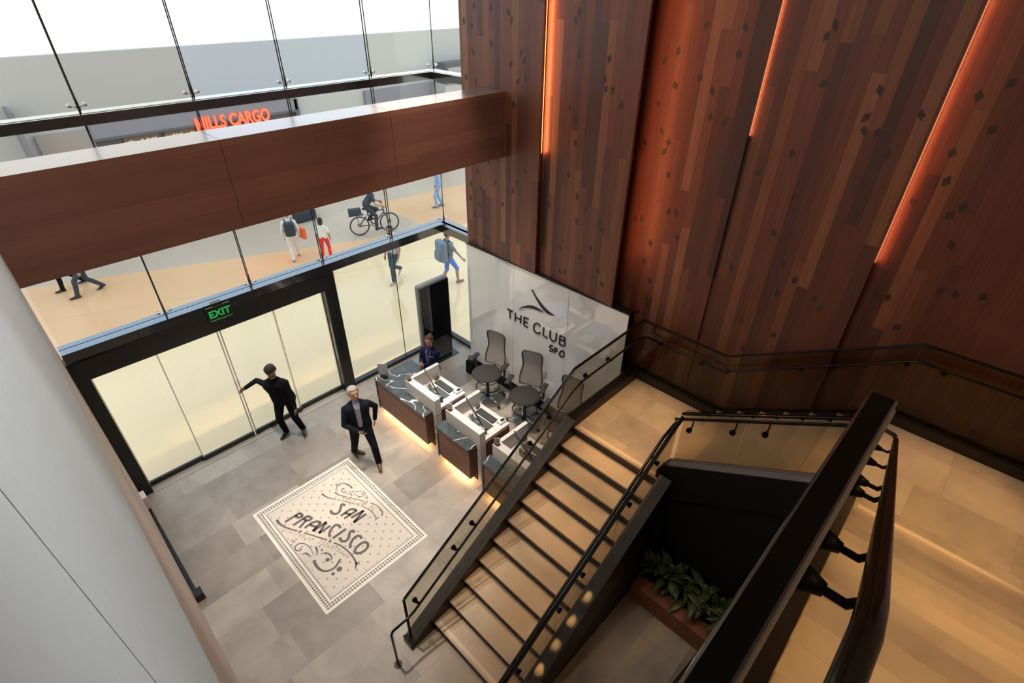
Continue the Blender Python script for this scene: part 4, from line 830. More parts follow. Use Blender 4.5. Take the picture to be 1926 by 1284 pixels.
# totem
to = empty('display_totem', (6.4, -0.58, 0)); tag(to, 'tall black glossy digital totem at the glass corner', 'totem')
MB().rbox(5.97, 6.82, -0.66, -0.49, 0.02, 2.15, 0.05, 3).build('body', simple('gunmetal', (0.2, 0.205, 0.21), 0.35, 0.5), to)
MB().rbox(6.01, 6.80, -0.672, -0.655, 0.1, 2.10, 0.006, 1).build('screen', simple('black glass', (0.006, 0.006, 0.008), 0.05, spec=0.7, coat=0.5), to)
MB().rbox(5.95, 6.93, -0.76, -0.40, 0.0, 0.02, 0.008, 1).build('base_plate', BLACK, to)

# drafting chairs
SEATC = simple('charcoal seat fabric', (0.035, 0.030, 0.028), 0.85, noise=0.2, nscale=150); FRAMEC = simple('grey brown frame', (0.075, 0.066, 0.06), 0.5)
def mesh_mat():
    m, nt_, b_ = newmat('mesh back'); q = NB(nt_); P = q.obj()
    f = q.m('MAXIMUM', q.m('LESS_THAN', q.m('FRACT', q.m('MULTIPLY', P[0], 110)), 0.62), q.m('LESS_THAN', q.m('FRACT', q.m('MULTIPLY', P[2], 110)), 0.62))
    b_.inputs['Base Color'].default_value = (0.26, 0.235, 0.21, 1); b_.inputs['Roughness'].default_value = 0.8
    nt_.links.new(q.m('ADD', 0.5, q.m('MULTIPLY', f, 0.4)), b_.inputs['Alpha']); return m
MESHB = mesh_mat()
ch = empty('drafting_chair'); tag(ch, 'x', 'chair', 'drafting chairs behind the desks')
L = dict(world=False)
MB().ball((0, 0.02, 0.635), 0.275, (1.0, 1.0, 0.17), 24, 12).build('seat', SEATC, ch, **L)
prof = [(0.19, 0.0), (0.205, 0.12), (0.185, 0.24), (0.165, 0.34), (0.172, 0.44), (0.182, 0.54), (0.175, 0.62), (0.13, 0.665), (0, 0.675)]
bk = lambda z: -0.235 - 0.05 * math.sin((z - 0.0) * 5.0) - 0.10 * z
out = [(x, bk(z), 0.68 + z) for x, z in prof] + [(-x, bk(z), 0.68 + z) for x, z in prof[-2::-1]]
out = [tuple(p) for p in smooth2(out, 3)]
MB().tube(out + [(-0.1, bk(0), 0.69), (0.1, bk(0), 0.69)], 0.014, 8, closed=True).build('back_frame', FRAMEC, ch, **L)
t = MB(); n = len(out); 
for i in range(n // 2):
    a, b_, c, d_ = out[i], out[i + 1], out[n - 2 - i], out[n - 1 - i]
    t.face([t.bm.verts.new(p) for p in (a, b_, c, d_)])
t.build('back_mesh', MESHB, ch, **L)
t = MB(); t.tube([(0, -0.05, 0.58), (0, -0.22, 0.60), (0, bk(0.1) - 0.02, 0.74)], 0.022, 8); t.build('back_bracket', DARKP, ch, **L)
for s in (-1, 1):
    t = MB(); t.tube([(s * 0.14, -0.05, 0.585), (s * 0.30, -0.08, 0.60), (s * 0.315, -0.09, 0.82)], 0.02, 8); t.build('arm_post', DARKP, ch, **L)
    MB().rbox(s * 0.315 - 0.045, s * 0.315 + 0.045, -0.19, 0.08, 0.82, 0.86, 0.018, 3).build('armrest', SEATC, ch, **L)
MB().cyl((0, 0, 0.1), (0, 0, 0.59), 0.028, seg=14).build('gas_column', DARKP, ch, **L)
t = MB(); t.tube([(0.21 * math.cos(a * PI / 12), 0.21 * math.sin(a * PI / 12), 0.33) for a in range(24)], 0.011, 8, closed=True)
for a in range(3): t.cyl((0, 0, 0.32), (0.21 * math.cos(a * 2.094), 0.21 * math.sin(a * 2.094), 0.33), 0.008, seg=8)
t.build('foot_ring', DARKP, ch, **L)
for a in range(5):
    an = a * 2 * PI / 5 + 0.3; e = (0.32 * math.cos(an), 0.32 * math.sin(an))
    lg = MB().cyl((0, 0, 0.115), (e[0], e[1], 0.075), 0.022, 0.014, seg=10).build('leg', CHROME, ch, **L)
    MB().cyl((e[0] - 0.012 * math.sin(an), e[1] + 0.012 * math.cos(an), 0.03), (e[0] + 0.025 * math.sin(an), e[1] - 0.025 * math.cos(an), 0.03), 0.03, seg=14).build('castor', DARKP, lg, **L)
cl = ['charcoal drafting chair with mesh back nearest the black totem', 'charcoal drafting chair under the logo, second from the totem', 'charcoal drafting chair seen through the stair guard glass']
for k, (x, y, a) in enumerate(((6.20, -2.56, 104), (6.23, -3.63, 112), (6.14, -4.66, 102))):
    o = ch if k == 0 else copy_tree(ch)
    o.location = (x, y, 0); o.scale = (1.18,) * 3; o.rotation_euler = (0, 0, R_(a)); o['label'] = cl[k]
bag = empty('shoulder_bag', (6.6, -1.62, 0)); tag(bag, 'black bag slumped at the end of the logo wall', 'bag')
t = MB(); t.prism([(6.50, -1.46, 0), (6.70, -1.44, 0), (6.72, -1.78, 0), (6.54, -1.74, 0)], (0.02, 0.01, 0.34)); bmesh.ops.bevel(t.bm, geom=t.bm.edges[:], offset=0.03, segments=2, affect='EDGES'); t.build('body', BLKCL, bag)
t = MB(); t.tube([(6.6, -1.48, 0.33), (6.60, -1.52, 0.46), (6.62, -1.66, 0.46), (6.62, -1.72, 0.33)], 0.012, 8); t.build('strap', BLACKM, bag)
# ------------------------------------------------------------------ people
def ik(S, T, a, b_, pole):
    """elbow / knee between S and T with bone lengths a and b_"""
    d = T - S; L = min(d.length, (a + b_) * 0.999); u = d.normalized(); T2 = S + u * L
    x = (a * a - b_ * b_ + L * L) / (2 * L); h = math.sqrt(max(0, a * a - x * x)); p = Vector(pole); p = (p - u * p.dot(u))
    p = p.normalized() if p.length > 1e-6 else u.orthogonal().normalized()
    return S + u * x + p * h, T2
def person(label, loc, rz, H=1.75, hipoff=(0, 0, 0), lean=(0, 0, 0), footL=(-0.1, 0), footR=(0.1, 0), liftL=0.0, liftR=0.0, toeL=0, toeR=0, handL=None, handR=None, poleL=(-0.6, -0.8, -0.2), poleR=(0.6, -0.8, -0.2),
           look=(0, 1, -0.05), mats=None, hair=HAIRD, hairlong=0.0, voxel=0.011, sleeves='jacket', shorts=False, group=None, face=False, skirt=False, bald=False, curl=0.5, beard=False, open_front=False, wide=1.0, pitchL=0.0, pitchR=0.0):
    root = empty('person', loc, rz); tag(root, label, 'person', group)
    k = H / 1.75; V = lambda *a: Vector(a)
    prims = []; P = lambda tagn, *sp: prims.append((tagn, [(Vector(c), r * k) for c, r in sp]))
    hip = V(0, 0, 0.93 * k) + Vector(hipoff); sh = V(0, 0.0, 1.43 * k) + Vector(hipoff) + Vector(lean); nk = sh + V(0, 0.0, 0.07 * k); W = wide; Ws = 1 + (wide - 1) * 0.35
    up = (sh - hip).normalized()
    top = mats['top']; leg = mats['leg']
    # torso
    mid = hip.lerp(sh, 0.45)
    P('leg', (hip + V(-0.085 * k, 0, -0.03 * k), 0.098 * W), (hip + V(0.085 * k, 0, -0.03 * k), 0.098 * W), (hip + V(0, 0, 0.06 * k), 0.11 * W))
    hz_ = (-0.04 if mats.get('long') else 0.07) * k; hr_ = 0.118 if mats.get('long') else 0.108
    P('top', (hip + V(-0.08 * k, 0, hz_), hr_ * W), (hip + V(0.08 * k, 0, hz_), hr_ * W), (mid + V(-0.075 * k, 0.015 * k, 0), 0.105 * W), (mid + V(0.075 * k, 0.015 * k, 0), 0.105 * W))
    P('top', (mid + V(-0.075 * k, 0.015 * k, 0), 0.105 * W), (mid + V(0.075 * k, 0.015 * k, 0), 0.105 * W), (sh + V(-0.11 * k, 0.01 * k, -0.10 * k), 0.095 * W), (sh + V(0.11 * k, 0.01 * k, -0.10 * k), 0.095 * W))
    P('top', (sh + V(-0.145 * k * Ws, 0, -0.075 * k), 0.060), (sh + V(0.145 * k * Ws, 0, -0.075 * k), 0.060), (sh + V(0, -0.012 * k, 0.015 * k), 0.07), (sh + V(-0.1 * k, 0.01 * k, -0.12 * k), 0.09 * W), (sh + V(0.1 * k, 0.01 * k, -0.12 * k), 0.09 * W))
    if open_front:
        P('shirt', (sh + V(0, 0.045 * k, 0.05 * k), 0.045), (sh + V(0, 0.075 * k * W, -0.05 * k), 0.045))
        P('shirt', (sh + V(0, 0.078 * k * W, -0.05 * k), 0.043), (mid + V(0, 0.098 * k * W, 0.05 * k), 0.038))
        P('shirt', (mid + V(0, 0.098 * k * W, 0.05 * k), 0.038), (mid + V(0, 0.108 * k * W, -0.16 * k), 0.024))
    # head
    hd = nk + V(0, 0.02 * k, 0.145 * k); lk = Vector(look).normalized(); rt = lk.cross(V(0, 0, 1)).normalized(); hu = rt.cross(lk)
    Hh = lambda a, b_, c: hd + (rt * a + lk * b_ + hu * c) * k
    P('skin', (nk - V(0, 0.005, 0.03 * k), 0.056), (Hh(0, -0.015, -0.06), 0.052))
    P('skin', (Hh(0, -0.02, 0.03), 0.088), (Hh(0, 0.012, 0.015), 0.078), (Hh(0, 0.0, -0.01), 0.08))
    P('skin', (Hh(0, 0.03, -0.02), 0.064), (Hh(0, 0.055, -0.085), 0.032), (Hh(-0.03, 0.02, -0.07), 0.034), (Hh(0.03, 0.02, -0.07), 0.034))
    P('skin', (Hh(0, 0.092, 0.012), 0.009), (Hh(0, 0.106, -0.025), 0.014))
    for s in (-1, 1): P('skin', (Hh(s * 0.082, -0.012, 0.0), 0.016), (Hh(s * 0.084, -0.018, 0.022), 0.015))
    # legs
    for s, ft, lift, toe, pit in ((-1, footL, liftL, toeL, pitchL), (1, footR, liftR, toeR, pitchR)):
        hj = hip + V(s * 0.09 * k, 0, -0.04 * k); an = V(ft[0], ft[1], 0.085 * k + lift)
        kn, an = ik(hj, an, 0.43 * k, 0.415 * k, (s * 0.15, 1, 0))
        P('leg', (hj, 0.092 * W), (kn, 0.066)); 
        if shorts: P('skin', (kn + V(0, 0, 0.01), 0.057), (kn.lerp(an, 0.35) + V(0, -0.012 * k, 0), 0.056), ); P('skin', (kn.lerp(an, 0.35) + V(0, -0.012 * k, 0), 0.056), (an, 0.036))
        else: P('leg', (kn, 0.066), (kn.lerp(an, 0.35) + V(0, -0.01 * k, 0), 0.066)); P('leg', (kn.lerp(an, 0.35) + V(0, -0.01 * k, 0), 0.066), (an + V(0, 0, -0.01), 0.058))
        td = V(math.sin(toe), math.cos(toe), 0) * math.cos(pit) + V(0, 0, math.sin(pit))
        P('shoe', (an + V(0, 0, -0.045 * k) - td * 0.045 * k, 0.036), (an + V(0, 0, -0.042 * k) + td * 0.10 * k, 0.036), (an + V(0, 0, -0.02 * k), 0.044)); P('shoe', (an + V(0, 0, -0.046 * k) + td * 0.08 * k, 0.038), (an + V(0, 0, -0.05 * k) + td * 0.18 * k, 0.030))
    # arms and hands
    for s, tg, pole in ((-1, handL, poleL), (1, handR, poleR)):
        sj = sh + V(s * 0.178 * k * Ws, 0, -0.078 * k)
        tg = Vector(tg) if tg is not None else sj + V(s * 0.06 * k, 0.06 * k, -0.52 * k)
        el, wr = ik(sj, tg, 0.29 * k, 0.255 * k, pole)
        P('top', (sj, 0.063), (el, 0.050))
        if sleeves == 'short': P('skin', (sj.lerp(el, 0.6), 0.040), (el, 0.039)); P('skin', (el, 0.039), (wr, 0.027)); prims[-3] = ('top', [(sj, 0.062 * k), (sj.lerp(el, 0.62), 0.054 * k)])
        else: P('top', (el, 0.050), (wr, 0.039))
        fd = (wr - el).normalized(); pn = V(-s, 0.15, 0.0); pn = (pn - fd * pn.dot(fd)).normalized(); sd = fd.cross(pn) * (1 if s > 0 else -1)
        if sd.y < 0 and abs(fd.y) < 0.7: sd = -sd
        pc = wr + fd * 0.02 * k
        P('skin', (wr - fd * 0.01, 0.024), (wr + fd * 0.03 * k, 0.024))
        P('skin', (pc + sd * 0.018 * k, 0.016), (pc - sd * 0.016 * k, 0.015), (pc + fd * 0.065 * k + sd * 0.028 * k, 0.013), (pc + fd * 0.06 * k - sd * 0.028 * k, 0.012))
        for j, (o, ln) in enumerate(((0.029, 0.066), (0.010, 0.074), (-0.010, 0.070), (-0.028, 0.056))):
            b0 = pc + fd * (0.066 - 0.004 * (j == 3)) * k + sd * o * k * 1.08; c1 = curl * 0.7; c2 = curl * 1.6
            b1 = b0 + (fd * math.cos(c1) + pn * math.sin(c1)) * ln * 0.5 * k; b2 = b1 + (fd * math.cos(c2) + pn * math.sin(c2)) * ln * 0.5 * k
            P('skin', (b0, 0.0088), (b1, 0.008)); P('skin', (b1, 0.008), (b2, 0.0068))
        t0 = pc + sd * 0.022 * k + fd * 0.01 * k; t1 = t0 + (sd * 0.75 + fd * 0.6 + pn * 0.25).normalized() * 0.042 * k; t2 = t1 + (fd * 0.8 + sd * 0.25 + pn * 0.4).normalized() * 0.032 * k
        P('skin', (t0, 0.0125), (t1, 0.0095)); P('skin', (t1, 0.0095), (t2, 0.008))
    # one continuous skin over everything
    bm = bmesh.new()
    for tg, sp in prims:
        tb = bmesh.new()
        for c, r in sp: bmesh.ops.create_icosphere(tb, subdivisions=2, radius=r, matrix=Matrix.Translation(c))
        bmesh.ops.convex_hull(tb, input=tb.verts); 
        lo = [v for v in tb.verts if not v.link_faces]
        bmesh.ops.delete(tb, geom=lo, context='VERTS')
        tm = bpy.data.meshes.new('tmp'); tb.to_mesh(tm); tb.free(); bm.from_mesh(tm); bpy.data.meshes.remove(tm)
    me = bpy.data.meshes.new('body'); bm.to_mesh(me); bm.free()
    o = bpy.data.objects.new('body', me); COL.objects.link(o)
    md = o.modifiers.new('skin', 'REMESH'); md.mode = 'VOXEL'; md.voxel_size = voxel; md.use_smooth_shade = True
    m2 = o.modifiers.new('smooth', 'SMOOTH'); m2.factor = 0.5; m2.iterations = 3
    dg = bpy.context.evaluated_depsgraph_get(); ev = o.evaluated_get(dg); me2 = bpy.data.meshes.new_from_object(ev)
    bpy.data.objects.remove(o); bpy.data.meshes.remove(me); me2.name = 'body'
    order = ['skin', 'top', 'leg', 'shoe', 'shirt']; ml = [mats.get('skin', SKIN1), top, leg, mats['shoe'], mats.get('shirt', top)]
    for m in ml: me2.materials.append(m)
    segs = []
    for ti, (tg, sp) in enumerate(prims):
        for a in range(len(sp)):
            for b_ in range(a + 1, len(sp)): segs.append((order.index(tg), sp[a][0], sp[b_][0], sp[a][1], sp[b_][1], 0.009 if tg == 'shirt' else 0.0))
    import numpy as np
    n = len(me2.polygons); cen = np.empty(n * 3); me2.polygons.foreach_get('center', cen); cen = cen.reshape(-1, 3)
    best = np.full(n, 9.0); bi = np.zeros(n, dtype=np.int32)
    for ti, a, b_, ra, rb_, bias in segs:
        A = np.array(a); D = np.array(b_) - A; dd = (D @ D) + 1e-9
        tt = np.clip(((cen - A) @ D) / dd, 0, 1); ds = np.linalg.norm(cen - (A + tt[:, None] * D), axis=1) - (ra + (rb_ - ra) * tt) - bias
        w_ = ds < best; best[w_] = ds[w_]; bi[w_] = ti
    me2.polygons.foreach_set('material_index', bi); me2.polygons.foreach_set('use_smooth', np.ones(n, dtype=bool))
    body = bpy.data.objects.new('body', me2); COL.objects.link(body); body.parent = root
    # hair cap, kept clear of the face
    if not bald:
        t = MB()
        rot = Matrix((rt, lk, hu)).transposed()
        t.ball(Hh(0, -0.024, 0.045), 0.098 * k, (0.98, 1.02, 0.88), 20, 12, rot)
        t.ball(Hh(0, -0.05, -0.0), 0.085 * k, (1.02, 0.85, 1.0), 18, 10, rot)
        if hairlong: t.ball(Hh(0, -0.055, -0.06 - hairlong * 0.5), 0.085 * k, (1.05, 0.65, 0.9 + hairlong * 5), 18, 12, rot); t.ball(Hh(-0.07, -0.02, -0.04), 0.035 * k, (0.8, 1.0, 2.2), 12, 10, rot); t.ball(Hh(0.07, -0.02, -0.04), 0.035 * k, (0.8, 1.0, 2.2), 12, 10, rot)
        # cut away what would cover the face
        cut = [v for v in t.bm.verts if (v.co - hd).dot(lk) > 0.045 * k and (v.co - hd).dot(hu) < 0.078 * k]
        bmesh.ops.delete(t.bm, geom=cut, context='VERTS')
        t.build('hair', hair, root, world=False)
    if face:
        t = MB()
        for s in (-1, 1): t.ball(Hh(s * 0.031, 0.080, 0.012), 0.010 * k, (1.2, 0.8, 0.8), 10, 8)
        t.build('eyes', simple('dark eye', (0.03, 0.02, 0.016), 0.25), root, world=False)
        t = MB()
        for s in (-1, 1): t.tube([Hh(s * 0.018, 0.089, 0.034), Hh(s * 0.034, 0.086, 0.039), Hh(s * 0.050, 0.074, 0.033)], 0.0045 * k, 6)
        t.build('eyebrows', hair, root, world=False)
        t = MB(); t.tube([Hh(-0.022, 0.079, -0.062), Hh(0, 0.088, -0.063), Hh(0.022, 0.079, -0.062)], 0.0055 * k, 6); t.build('mouth', simple('lips', (0.36, 0.13, 0.11), 0.5), root, world=False)
    if beard:
        t = MB(); t.ball(Hh(0, 0.045, -0.075), 0.05 * k, (1.15, 0.9, 0.85), 16, 10); t.build('beard', hair, root, world=False)
    root['_sh'] = 0; del root['_sh']
    return root, dict(sh=sh, hip=hip, mid=mid, hd=hd, Hh=Hh, k=k, nk=nk)
def loc2(root, p):
    """world point -> the person's own frame"""
    return Matrix.Rotation(-root[1], 3, 'Z') @ (Vector(p) - Vector(root[0]))

# man in the dark suit, walking across the mosaic corner
RT = ((3.34, -2.16, 0), R_(160)); w2 = lambda p: loc2(RT, p)
fl = w2((3.42, -2.47, 0)); fr = w2((3.27, -1.86, 0)); hl = w2((3.63, -2.22, 0.90)); hr = w2((3.17, -2.40, 1.0))
pr, J = person('grey-haired man in dark suit and pale blue shirt striding past the mosaic, phone in hand', *RT, H=1.84, hipoff=(0, 0.02, -0.03), lean=(0, 0.03, 0), footL=(fl.x, fl.y), footR=(fr.x, fr.y), toeL=0.1, toeR=-0.9, handL=hl, handR=hr, poleL=(-0.7, -0.6, -0.6), poleR=(1, -0.5, -0.1),
               look=(-0.25, 1, 0.12), mats=dict(top=NAVY, leg=simple('charcoal trousers', (0.007, 0.007, 0.009), 0.9, spec=0.12), shoe=BRSHOE, shirt=SHIRTB, long=True), hair=HAIRG, voxel=0.0075, face=True, open_front=True, wide=1.16)
t = MB(); c = hr + Vector((-0.07, 0.045, 0.0)); t.rbox(c.x - 0.04, c.x + 0.04, c.y - 0.02, c.y + 0.06, c.z + 0.018, c.z + 0.028, 0.004, 1)
ph = t.build('phone', BLACK); ph.location = RT[0]; ph.rotation_euler = (0, 0, RT[1]); tag(ph, 'black phone held by the man in the suit', 'phone')
# officer at the doors
RT = ((2.70, -0.47, 0), R_(140)); w2 = lambda p: loc2(RT, p)
fl = w2((2.86, -0.58, 0)); fr = w2((2.58, -0.42, 0)); hl = w2((2.76, -0.78, 0.80)); hr = w2((2.19, -0.14, 1.26))
pr, J = person('man in black uniform and cap reaching to the middle stile of the sliding doors', *RT, H=1.78, hipoff=(0, -0.02, -0.02), lean=(0.05, 0.08, -0.02), footL=(fl.x, fl.y), footR=(fr.x, fr.y), toeL=-0.35, toeR=0.3, handL=hl, handR=hr, poleR=(0.9, -0.5, -0.25),
               look=(0.35, 1, -0.5), mats=dict(top=BLKCL, leg=simple('black trousers', (0.006, 0.006, 0.008), 0.9, spec=0.12), shoe=BKSHOE, skin=SKIN2, long=True), hair=HAIRD, voxel=0.0075, face=True, beard=True, wide=1.24)
t = MB(); t.ball(J['Hh'](0, -0.012, 0.055), 0.100, (0.98, 1.05, 0.78), 20, 12); t.build('cap', simple('dark cap', (0.012, 0.009, 0.010), 0.8), pr, world=False)
t = MB(); c = J['sh'] + Vector((-0.085, 0.105, -0.10)); t.box(c.x - 0.04, c.x + 0.04, c.y, c.y + 0.012, c.z - 0.008, c.z + 0.008); t.build('name_badge', simple('badge', (0.6, 0.6, 0.62), 0.4), pr, world=False)
# receptionist
RT = ((5.42, -1.66, 0), R_(112)); w2 = lambda p: loc2(RT, p)
hl = w2((5.20, -1.70, 1.04)); hr = w2((5.19, -1.62, 1.05))
pr, J = person('receptionist in navy blazer with lanyard, hands together behind the marble counter', *RT, H=1.63, handL=hl, handR=hr, wide=1.14, poleL=(-0.5, -0.5, -0.9), poleR=(0.5, -0.5, -0.9), look=(-0.1, 1, -0.1), mats=dict(top=NAVY2, leg=BLKCL, shoe=BKSHOE, shirt=simple('violet blouse', (0.05, 0.04, 0.12), 0.8), long=True), hair=HAIRB, voxel=0.0075, face=True, open_front=True, curl=0.9)
t = MB(); t.ball(J['Hh'](0, -0.10, 0.085), 0.045, (1, 1, 0.9), 14, 10); t.build('hair_bun', HAIRB, pr, world=False)
s, m = J['sh'], J['mid']; t = MB()
for sx in (-1, 1): t.tube([s + Vector((sx * 0.05, -0.02, 0.05)), s + Vector((sx * 0.055, 0.085, -0.02)), m + Vector((sx * 0.025, 0.138, 0.06)), m + Vector((0, 0.142, 0.0))], 0.006, 6)
t.build('lanyard', simple('lilac lanyard', (0.30, 0.27, 0.55), 0.6), pr, world=False)
t = MB(); c = s + Vector((-0.085, 0.102, -0.13)); t.box(c.x - 0.035, c.x + 0.035, c.y, c.y + 0.012, c.z - 0.009, c.z + 0.009); t.build('name_badge', simple('badge', (0.6, 0.6, 0.62), 0.4), pr, world=False)

# walkers outside
GRP = 'travellers in the concourse'
CW = simple('white clothing', (0.72, 0.70, 0.68), 0.85); TEE = simple('white tee', (0.75, 0.72, 0.70), 0.85); REDP = simple('red trousers', (0.72, 0.035, 0.05), 0.8); JEAN = simple('dark jeans', (0.055, 0.085, 0.12), 0.85)
GREYT = simple('grey top', (0.50, 0.50, 0.52), 0.85); BLUES = simple('bright blue shorts', (0.09, 0.24, 0.75), 0.8); SLATE = simple('slate blue backpack', (0.17, 0.23, 0.31), 0.8); TRAINER = simple('pale trainers', (0.55, 0.50, 0.45), 0.7); GREYS = simple('grey shoes', (0.2, 0.18, 0.16), 0.7)
DKT = simple('dark slate cloth', (0.035, 0.045, 0.062), 0.85); LBLUE = simple('light blue clothing', (0.24, 0.42, 0.68), 0.85)
def backpack(root, J, m, size=1.0, strapm=BLACKM):
    s, k = J['sh'], J['k']; b_ = MB(); c = s + Vector((0, -0.20 * k, -0.24 * k))
    b_.rbox(c.x - 0.16 * size, c.x + 0.16 * size, c.y - 0.10 * size, c.y + 0.09, c.z - 0.25 * size, c.z + 0.22 * size, 0.07, 3); o = b_.build('backpack', m, root, world=False)
    b_ = MB(); b_.rbox(c.x - 0.12 * size, c.x + 0.12 * size, c.y - 0.14 * size, c.y - 0.06 * size, c.z - 0.22 * size, c.z - 0.02, 0.03, 2); b_.build('front_pocket', m, o, world=False)
    for sx in (-1, 1):
        t = MB(); t.tube([(sx * 0.10, c.y + 0.07, c.z + 0.18), (sx * 0.105, s.y - 0.02, s.z + 0.045), (sx * 0.11, s.y + 0.105, s.z - 0.06), (sx * 0.13, s.y + 0.08, s.z - 0.25), (sx * 0.16, c.y + 0.09, c.z - 0.15)], 0.016, 6); t.build('strap', strapm, o, world=False)
r, J = person('traveller all in white with a black backpack walking away past the orange bag', (6.62, 7.02, 0), R_(-22), H=1.66, footL=(-0.09, -0.16), footR=(0.10, 0.24), liftL=0.0, mats=dict(top=CW, leg=CW, shoe=GREYS), hair=simple('white cap hair', (0.55, 0.5, 0.46), 0.8), voxel=0.012, group=GRP)
backpack(r, J, DKT)
ob = tag(MB().rbox(6.93, 7.07, 6.86, 7.16, 0.62, 1.0, 0.04, 2).build('carrier_bag', simple('orange bag', (0.85, 0.16, 0.05), 0.7)), 'orange carrier bag held by the traveller in white', 'bag')
person('small dark-haired figure in white tee and red trousers walking away', (7.33, 6.30, 0), R_(-35), H=1.42, footL=(-0.11, -0.03), footR=(0.12, 0.03), mats=dict(top=TEE, leg=REDP, shoe=TRAINER), hair=HAIRD, hairlong=0.05, voxel=0.012, sleeves='short', group=GRP, wide=1.02)
person('man in white tee and dark jeans striding past the door post, seen through the glass', (8.06, 3.50, 0), R_(108), H=1.78, hipoff=(0, 0, -0.03), footL=(-0.08, 0.20), footR=(0.08, -0.38), liftR=0.16, pitchR=-0.9, mats=dict(top=GREYT, leg=JEAN, shoe=TRAINER), hair=HAIRD, voxel=0.012, sleeves='short', group=GRP, face=True, beard=True)
r, J = person('traveller in blue shorts with a big slate backpack behind the totem', (9.10, 2.16, 0), R_(-100), H=1.74, hipoff=(0, 0, -0.02), footL=(-0.08, -0.24), footR=(0.08, 0.24), handR=(0.34, 0.30, 0.86), mats=dict(top=SLATE, leg=BLUES, shoe=GREYS), hair=HAIRB, voxel=0.012, sleeves='short', shorts=True, group=GRP)
backpack(r, J, SLATE, 1.35)
person('walker in dark slate clothes mid-stride at the left, half hidden by the beam', (1.30, 9.10, 0), R_(92), H=1.78, hipoff=(0, 0, -0.06), footL=(-0.08, 0.34), footR=(0.08, -0.34), liftR=0.03, pitchR=-0.4, mats=dict(top=DKT, leg=DKT, shoe=simple('black brown shoe', (0.03, 0.02, 0.018), 0.5), long=True), hair=HAIRD, voxel=0.012, group=GRP)
person('second walker in black beside the dark slate one, half hidden by the beam', (1.05, 9.85, 0), R_(92), H=1.74, hipoff=(0, 0, -0.06), footL=(-0.08, 0.30), footR=(0.08, -0.30), liftR=0.02, mats=dict(top=BLKCL, leg=BLKCL, shoe=BKSHOE, long=True), hair=HAIRB, voxel=0.012, group=GRP)
person('walker in light blue seen through the glass corner, just under the beam', (13.05, 7.5, 0), R_(60), H=1.78, footL=(-0.09, 0.12), footR=(0.09, -0.14), mats=dict(top=LBLUE, leg=LBLUE, shoe=GREYS, long=True), hair=HAIRD, voxel=0.013, group=GRP)

# bicycle and rider
BK = empty('bicycle', (9.70, 7.03, 0), math.atan2(-0.40, 1.0)); tag(BK, 'black patrol bicycle with a rear rack bag crossing the concourse', 'bicycle')
TYRE = simple('tyre', (0.03, 0.028, 0.028), 0.7)
L = dict(world=False)
for x in (-0.535, 0.535):
    wv = MB().tube([(x + 0.33 * math.cos(a * PI / 16), 0, 0.35 + 0.33 * math.sin(a * PI / 16)) for a in range(32)], 0.024, 8, closed=True).build('wheel', TYRE, BK, **L)
    t = MB()
    for a in range(16): t.cyl((x, 0, 0.35), (x + 0.31 * math.cos(a * PI / 8), 0, 0.35 + 0.31 * math.sin(a * PI / 8)), 0.0035, seg=5)
    t.cyl((x, -0.05, 0.35), (x, 0.05, 0.35), 0.03, seg=12); t.cyl((x, 0.03, 0.35), (x, 0.036, 0.35), 0.08, seg=16); t.build('spokes', ALU, wv, **L)
t = MB(); bb_, st, hdt = (-0.06, 0, 0.32), (-0.20, 0, 0.80), (0.36, 0, 0.84)
for a, b_ in ((bb_, st), (st, hdt), (bb_, (0.38, 0, 0.76))): t.cyl(a, b_, 0.02, seg=10)
for s in (-0.05, 0.05): t.cyl((-0.535, s, 0.35), bb_, 0.011, seg=8); t.cyl((-0.535, s, 0.35), (-0.19, 0, 0.76), 0.010, seg=8); t.cyl((0.535, s, 0.35), (0.385, s * 0.9, 0.74), 0.015, seg=8)
t.cyl((0.39, 0, 0.70), (0.34, 0, 0.98), 0.022, seg=10); t.build('frame', BLACK, BK, **L)
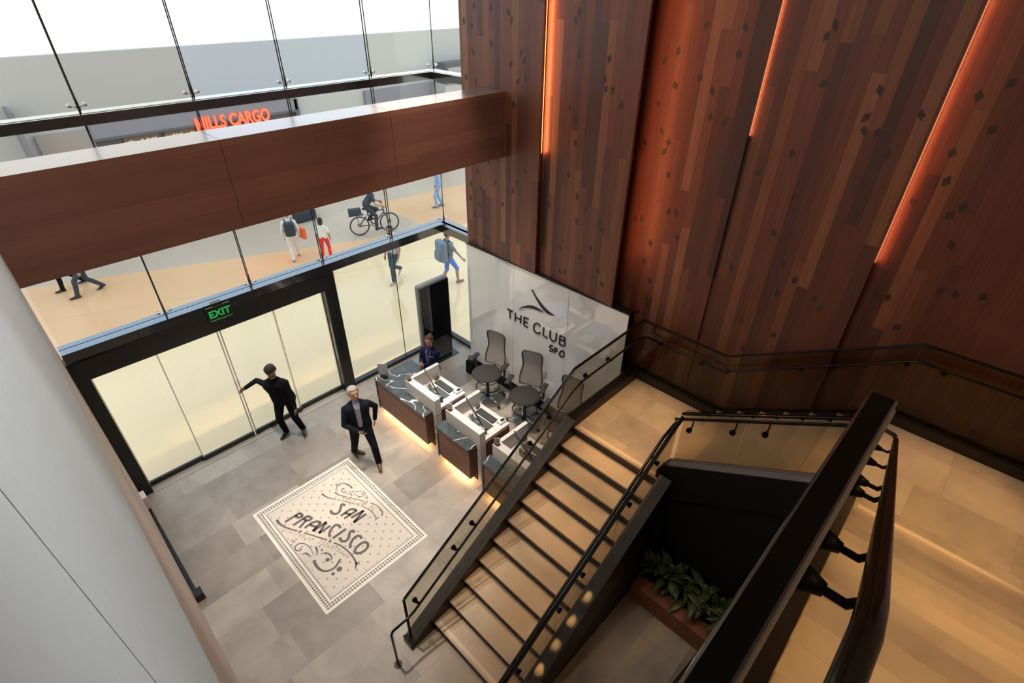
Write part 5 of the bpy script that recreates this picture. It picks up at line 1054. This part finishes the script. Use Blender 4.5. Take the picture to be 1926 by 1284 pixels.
t = MB(); t.tube([(0.30, -0.31, 1.03), (0.36, -0.12, 1.0), (0.36, 0.12, 1.0), (0.30, 0.31, 1.03)], 0.012, 8); t.build('handlebar', BLACK, BK, **L)
t = MB(); t.cyl((-0.20, 0, 0.8), (-0.235, 0, 0.93), 0.014, seg=8); t.build('seat_post', ALU, BK, **L); MB().rbox(-0.37, -0.10, -0.07, 0.07, 0.93, 0.97, 0.018, 2).build('saddle', BLACKM, BK, **L)
MB().rbox(-0.85, -0.42, -0.12, 0.12, 0.78, 1.0, 0.03, 2).build('rack_bag', DKT, BK, **L)
t = MB(); t.box(-0.86, -0.35, -0.07, 0.07, 0.75, 0.77); t.cyl((-0.535, 0.06, 0.35), (-0.6, 0.06, 0.76), 0.006, seg=6); t.cyl((-0.535, -0.06, 0.35), (-0.6, -0.06, 0.76), 0.006, seg=6); t.build('rack', BLACK, BK, **L)
t = MB(); t.cyl((-0.06, -0.07, 0.32), (-0.06, 0.07, 0.32), 0.05, seg=16); t.cyl((-0.06, -0.08, 0.32), (-0.06 + 0.09, -0.08, 0.18), 0.012, seg=8); t.cyl((-0.06, 0.08, 0.32), (-0.06 - 0.09, 0.08, 0.46), 0.012, seg=8); t.build('crankset', ALU, BK, **L)
t = MB(); t.rbox(-0.02, 0.08, -0.19, -0.09, 0.165, 0.19, 0.006, 1); t.rbox(-0.20, -0.10, 0.09, 0.19, 0.45, 0.475, 0.006, 1); t.build('pedal', DARKP, BK, **L)
rzb = math.atan2(-0.40, 1.0) - PI / 2
rl = (Vector((9.70, 7.03, 0)) + Matrix.Rotation(rzb + PI / 2, 3, 'Z') @ Vector((-0.22, 0, 0)))
person('cyclist in dark uniform and helmet riding the patrol bicycle', rl, rzb, H=1.78, hipoff=(0, 0, 0.10), lean=(0, 0.22, -0.05), footL=(-0.14, 0.08), footR=(0.14, 0.26), liftL=0.46, liftR=0.175, handL=(-0.30, 0.50, 1.07), handR=(0.30, 0.50, 1.07), look=(0, 1, -0.1), mats=dict(top=DKT, leg=DKT, shoe=BKSHOE), hair=BLACK, voxel=0.012, sleeves='short')
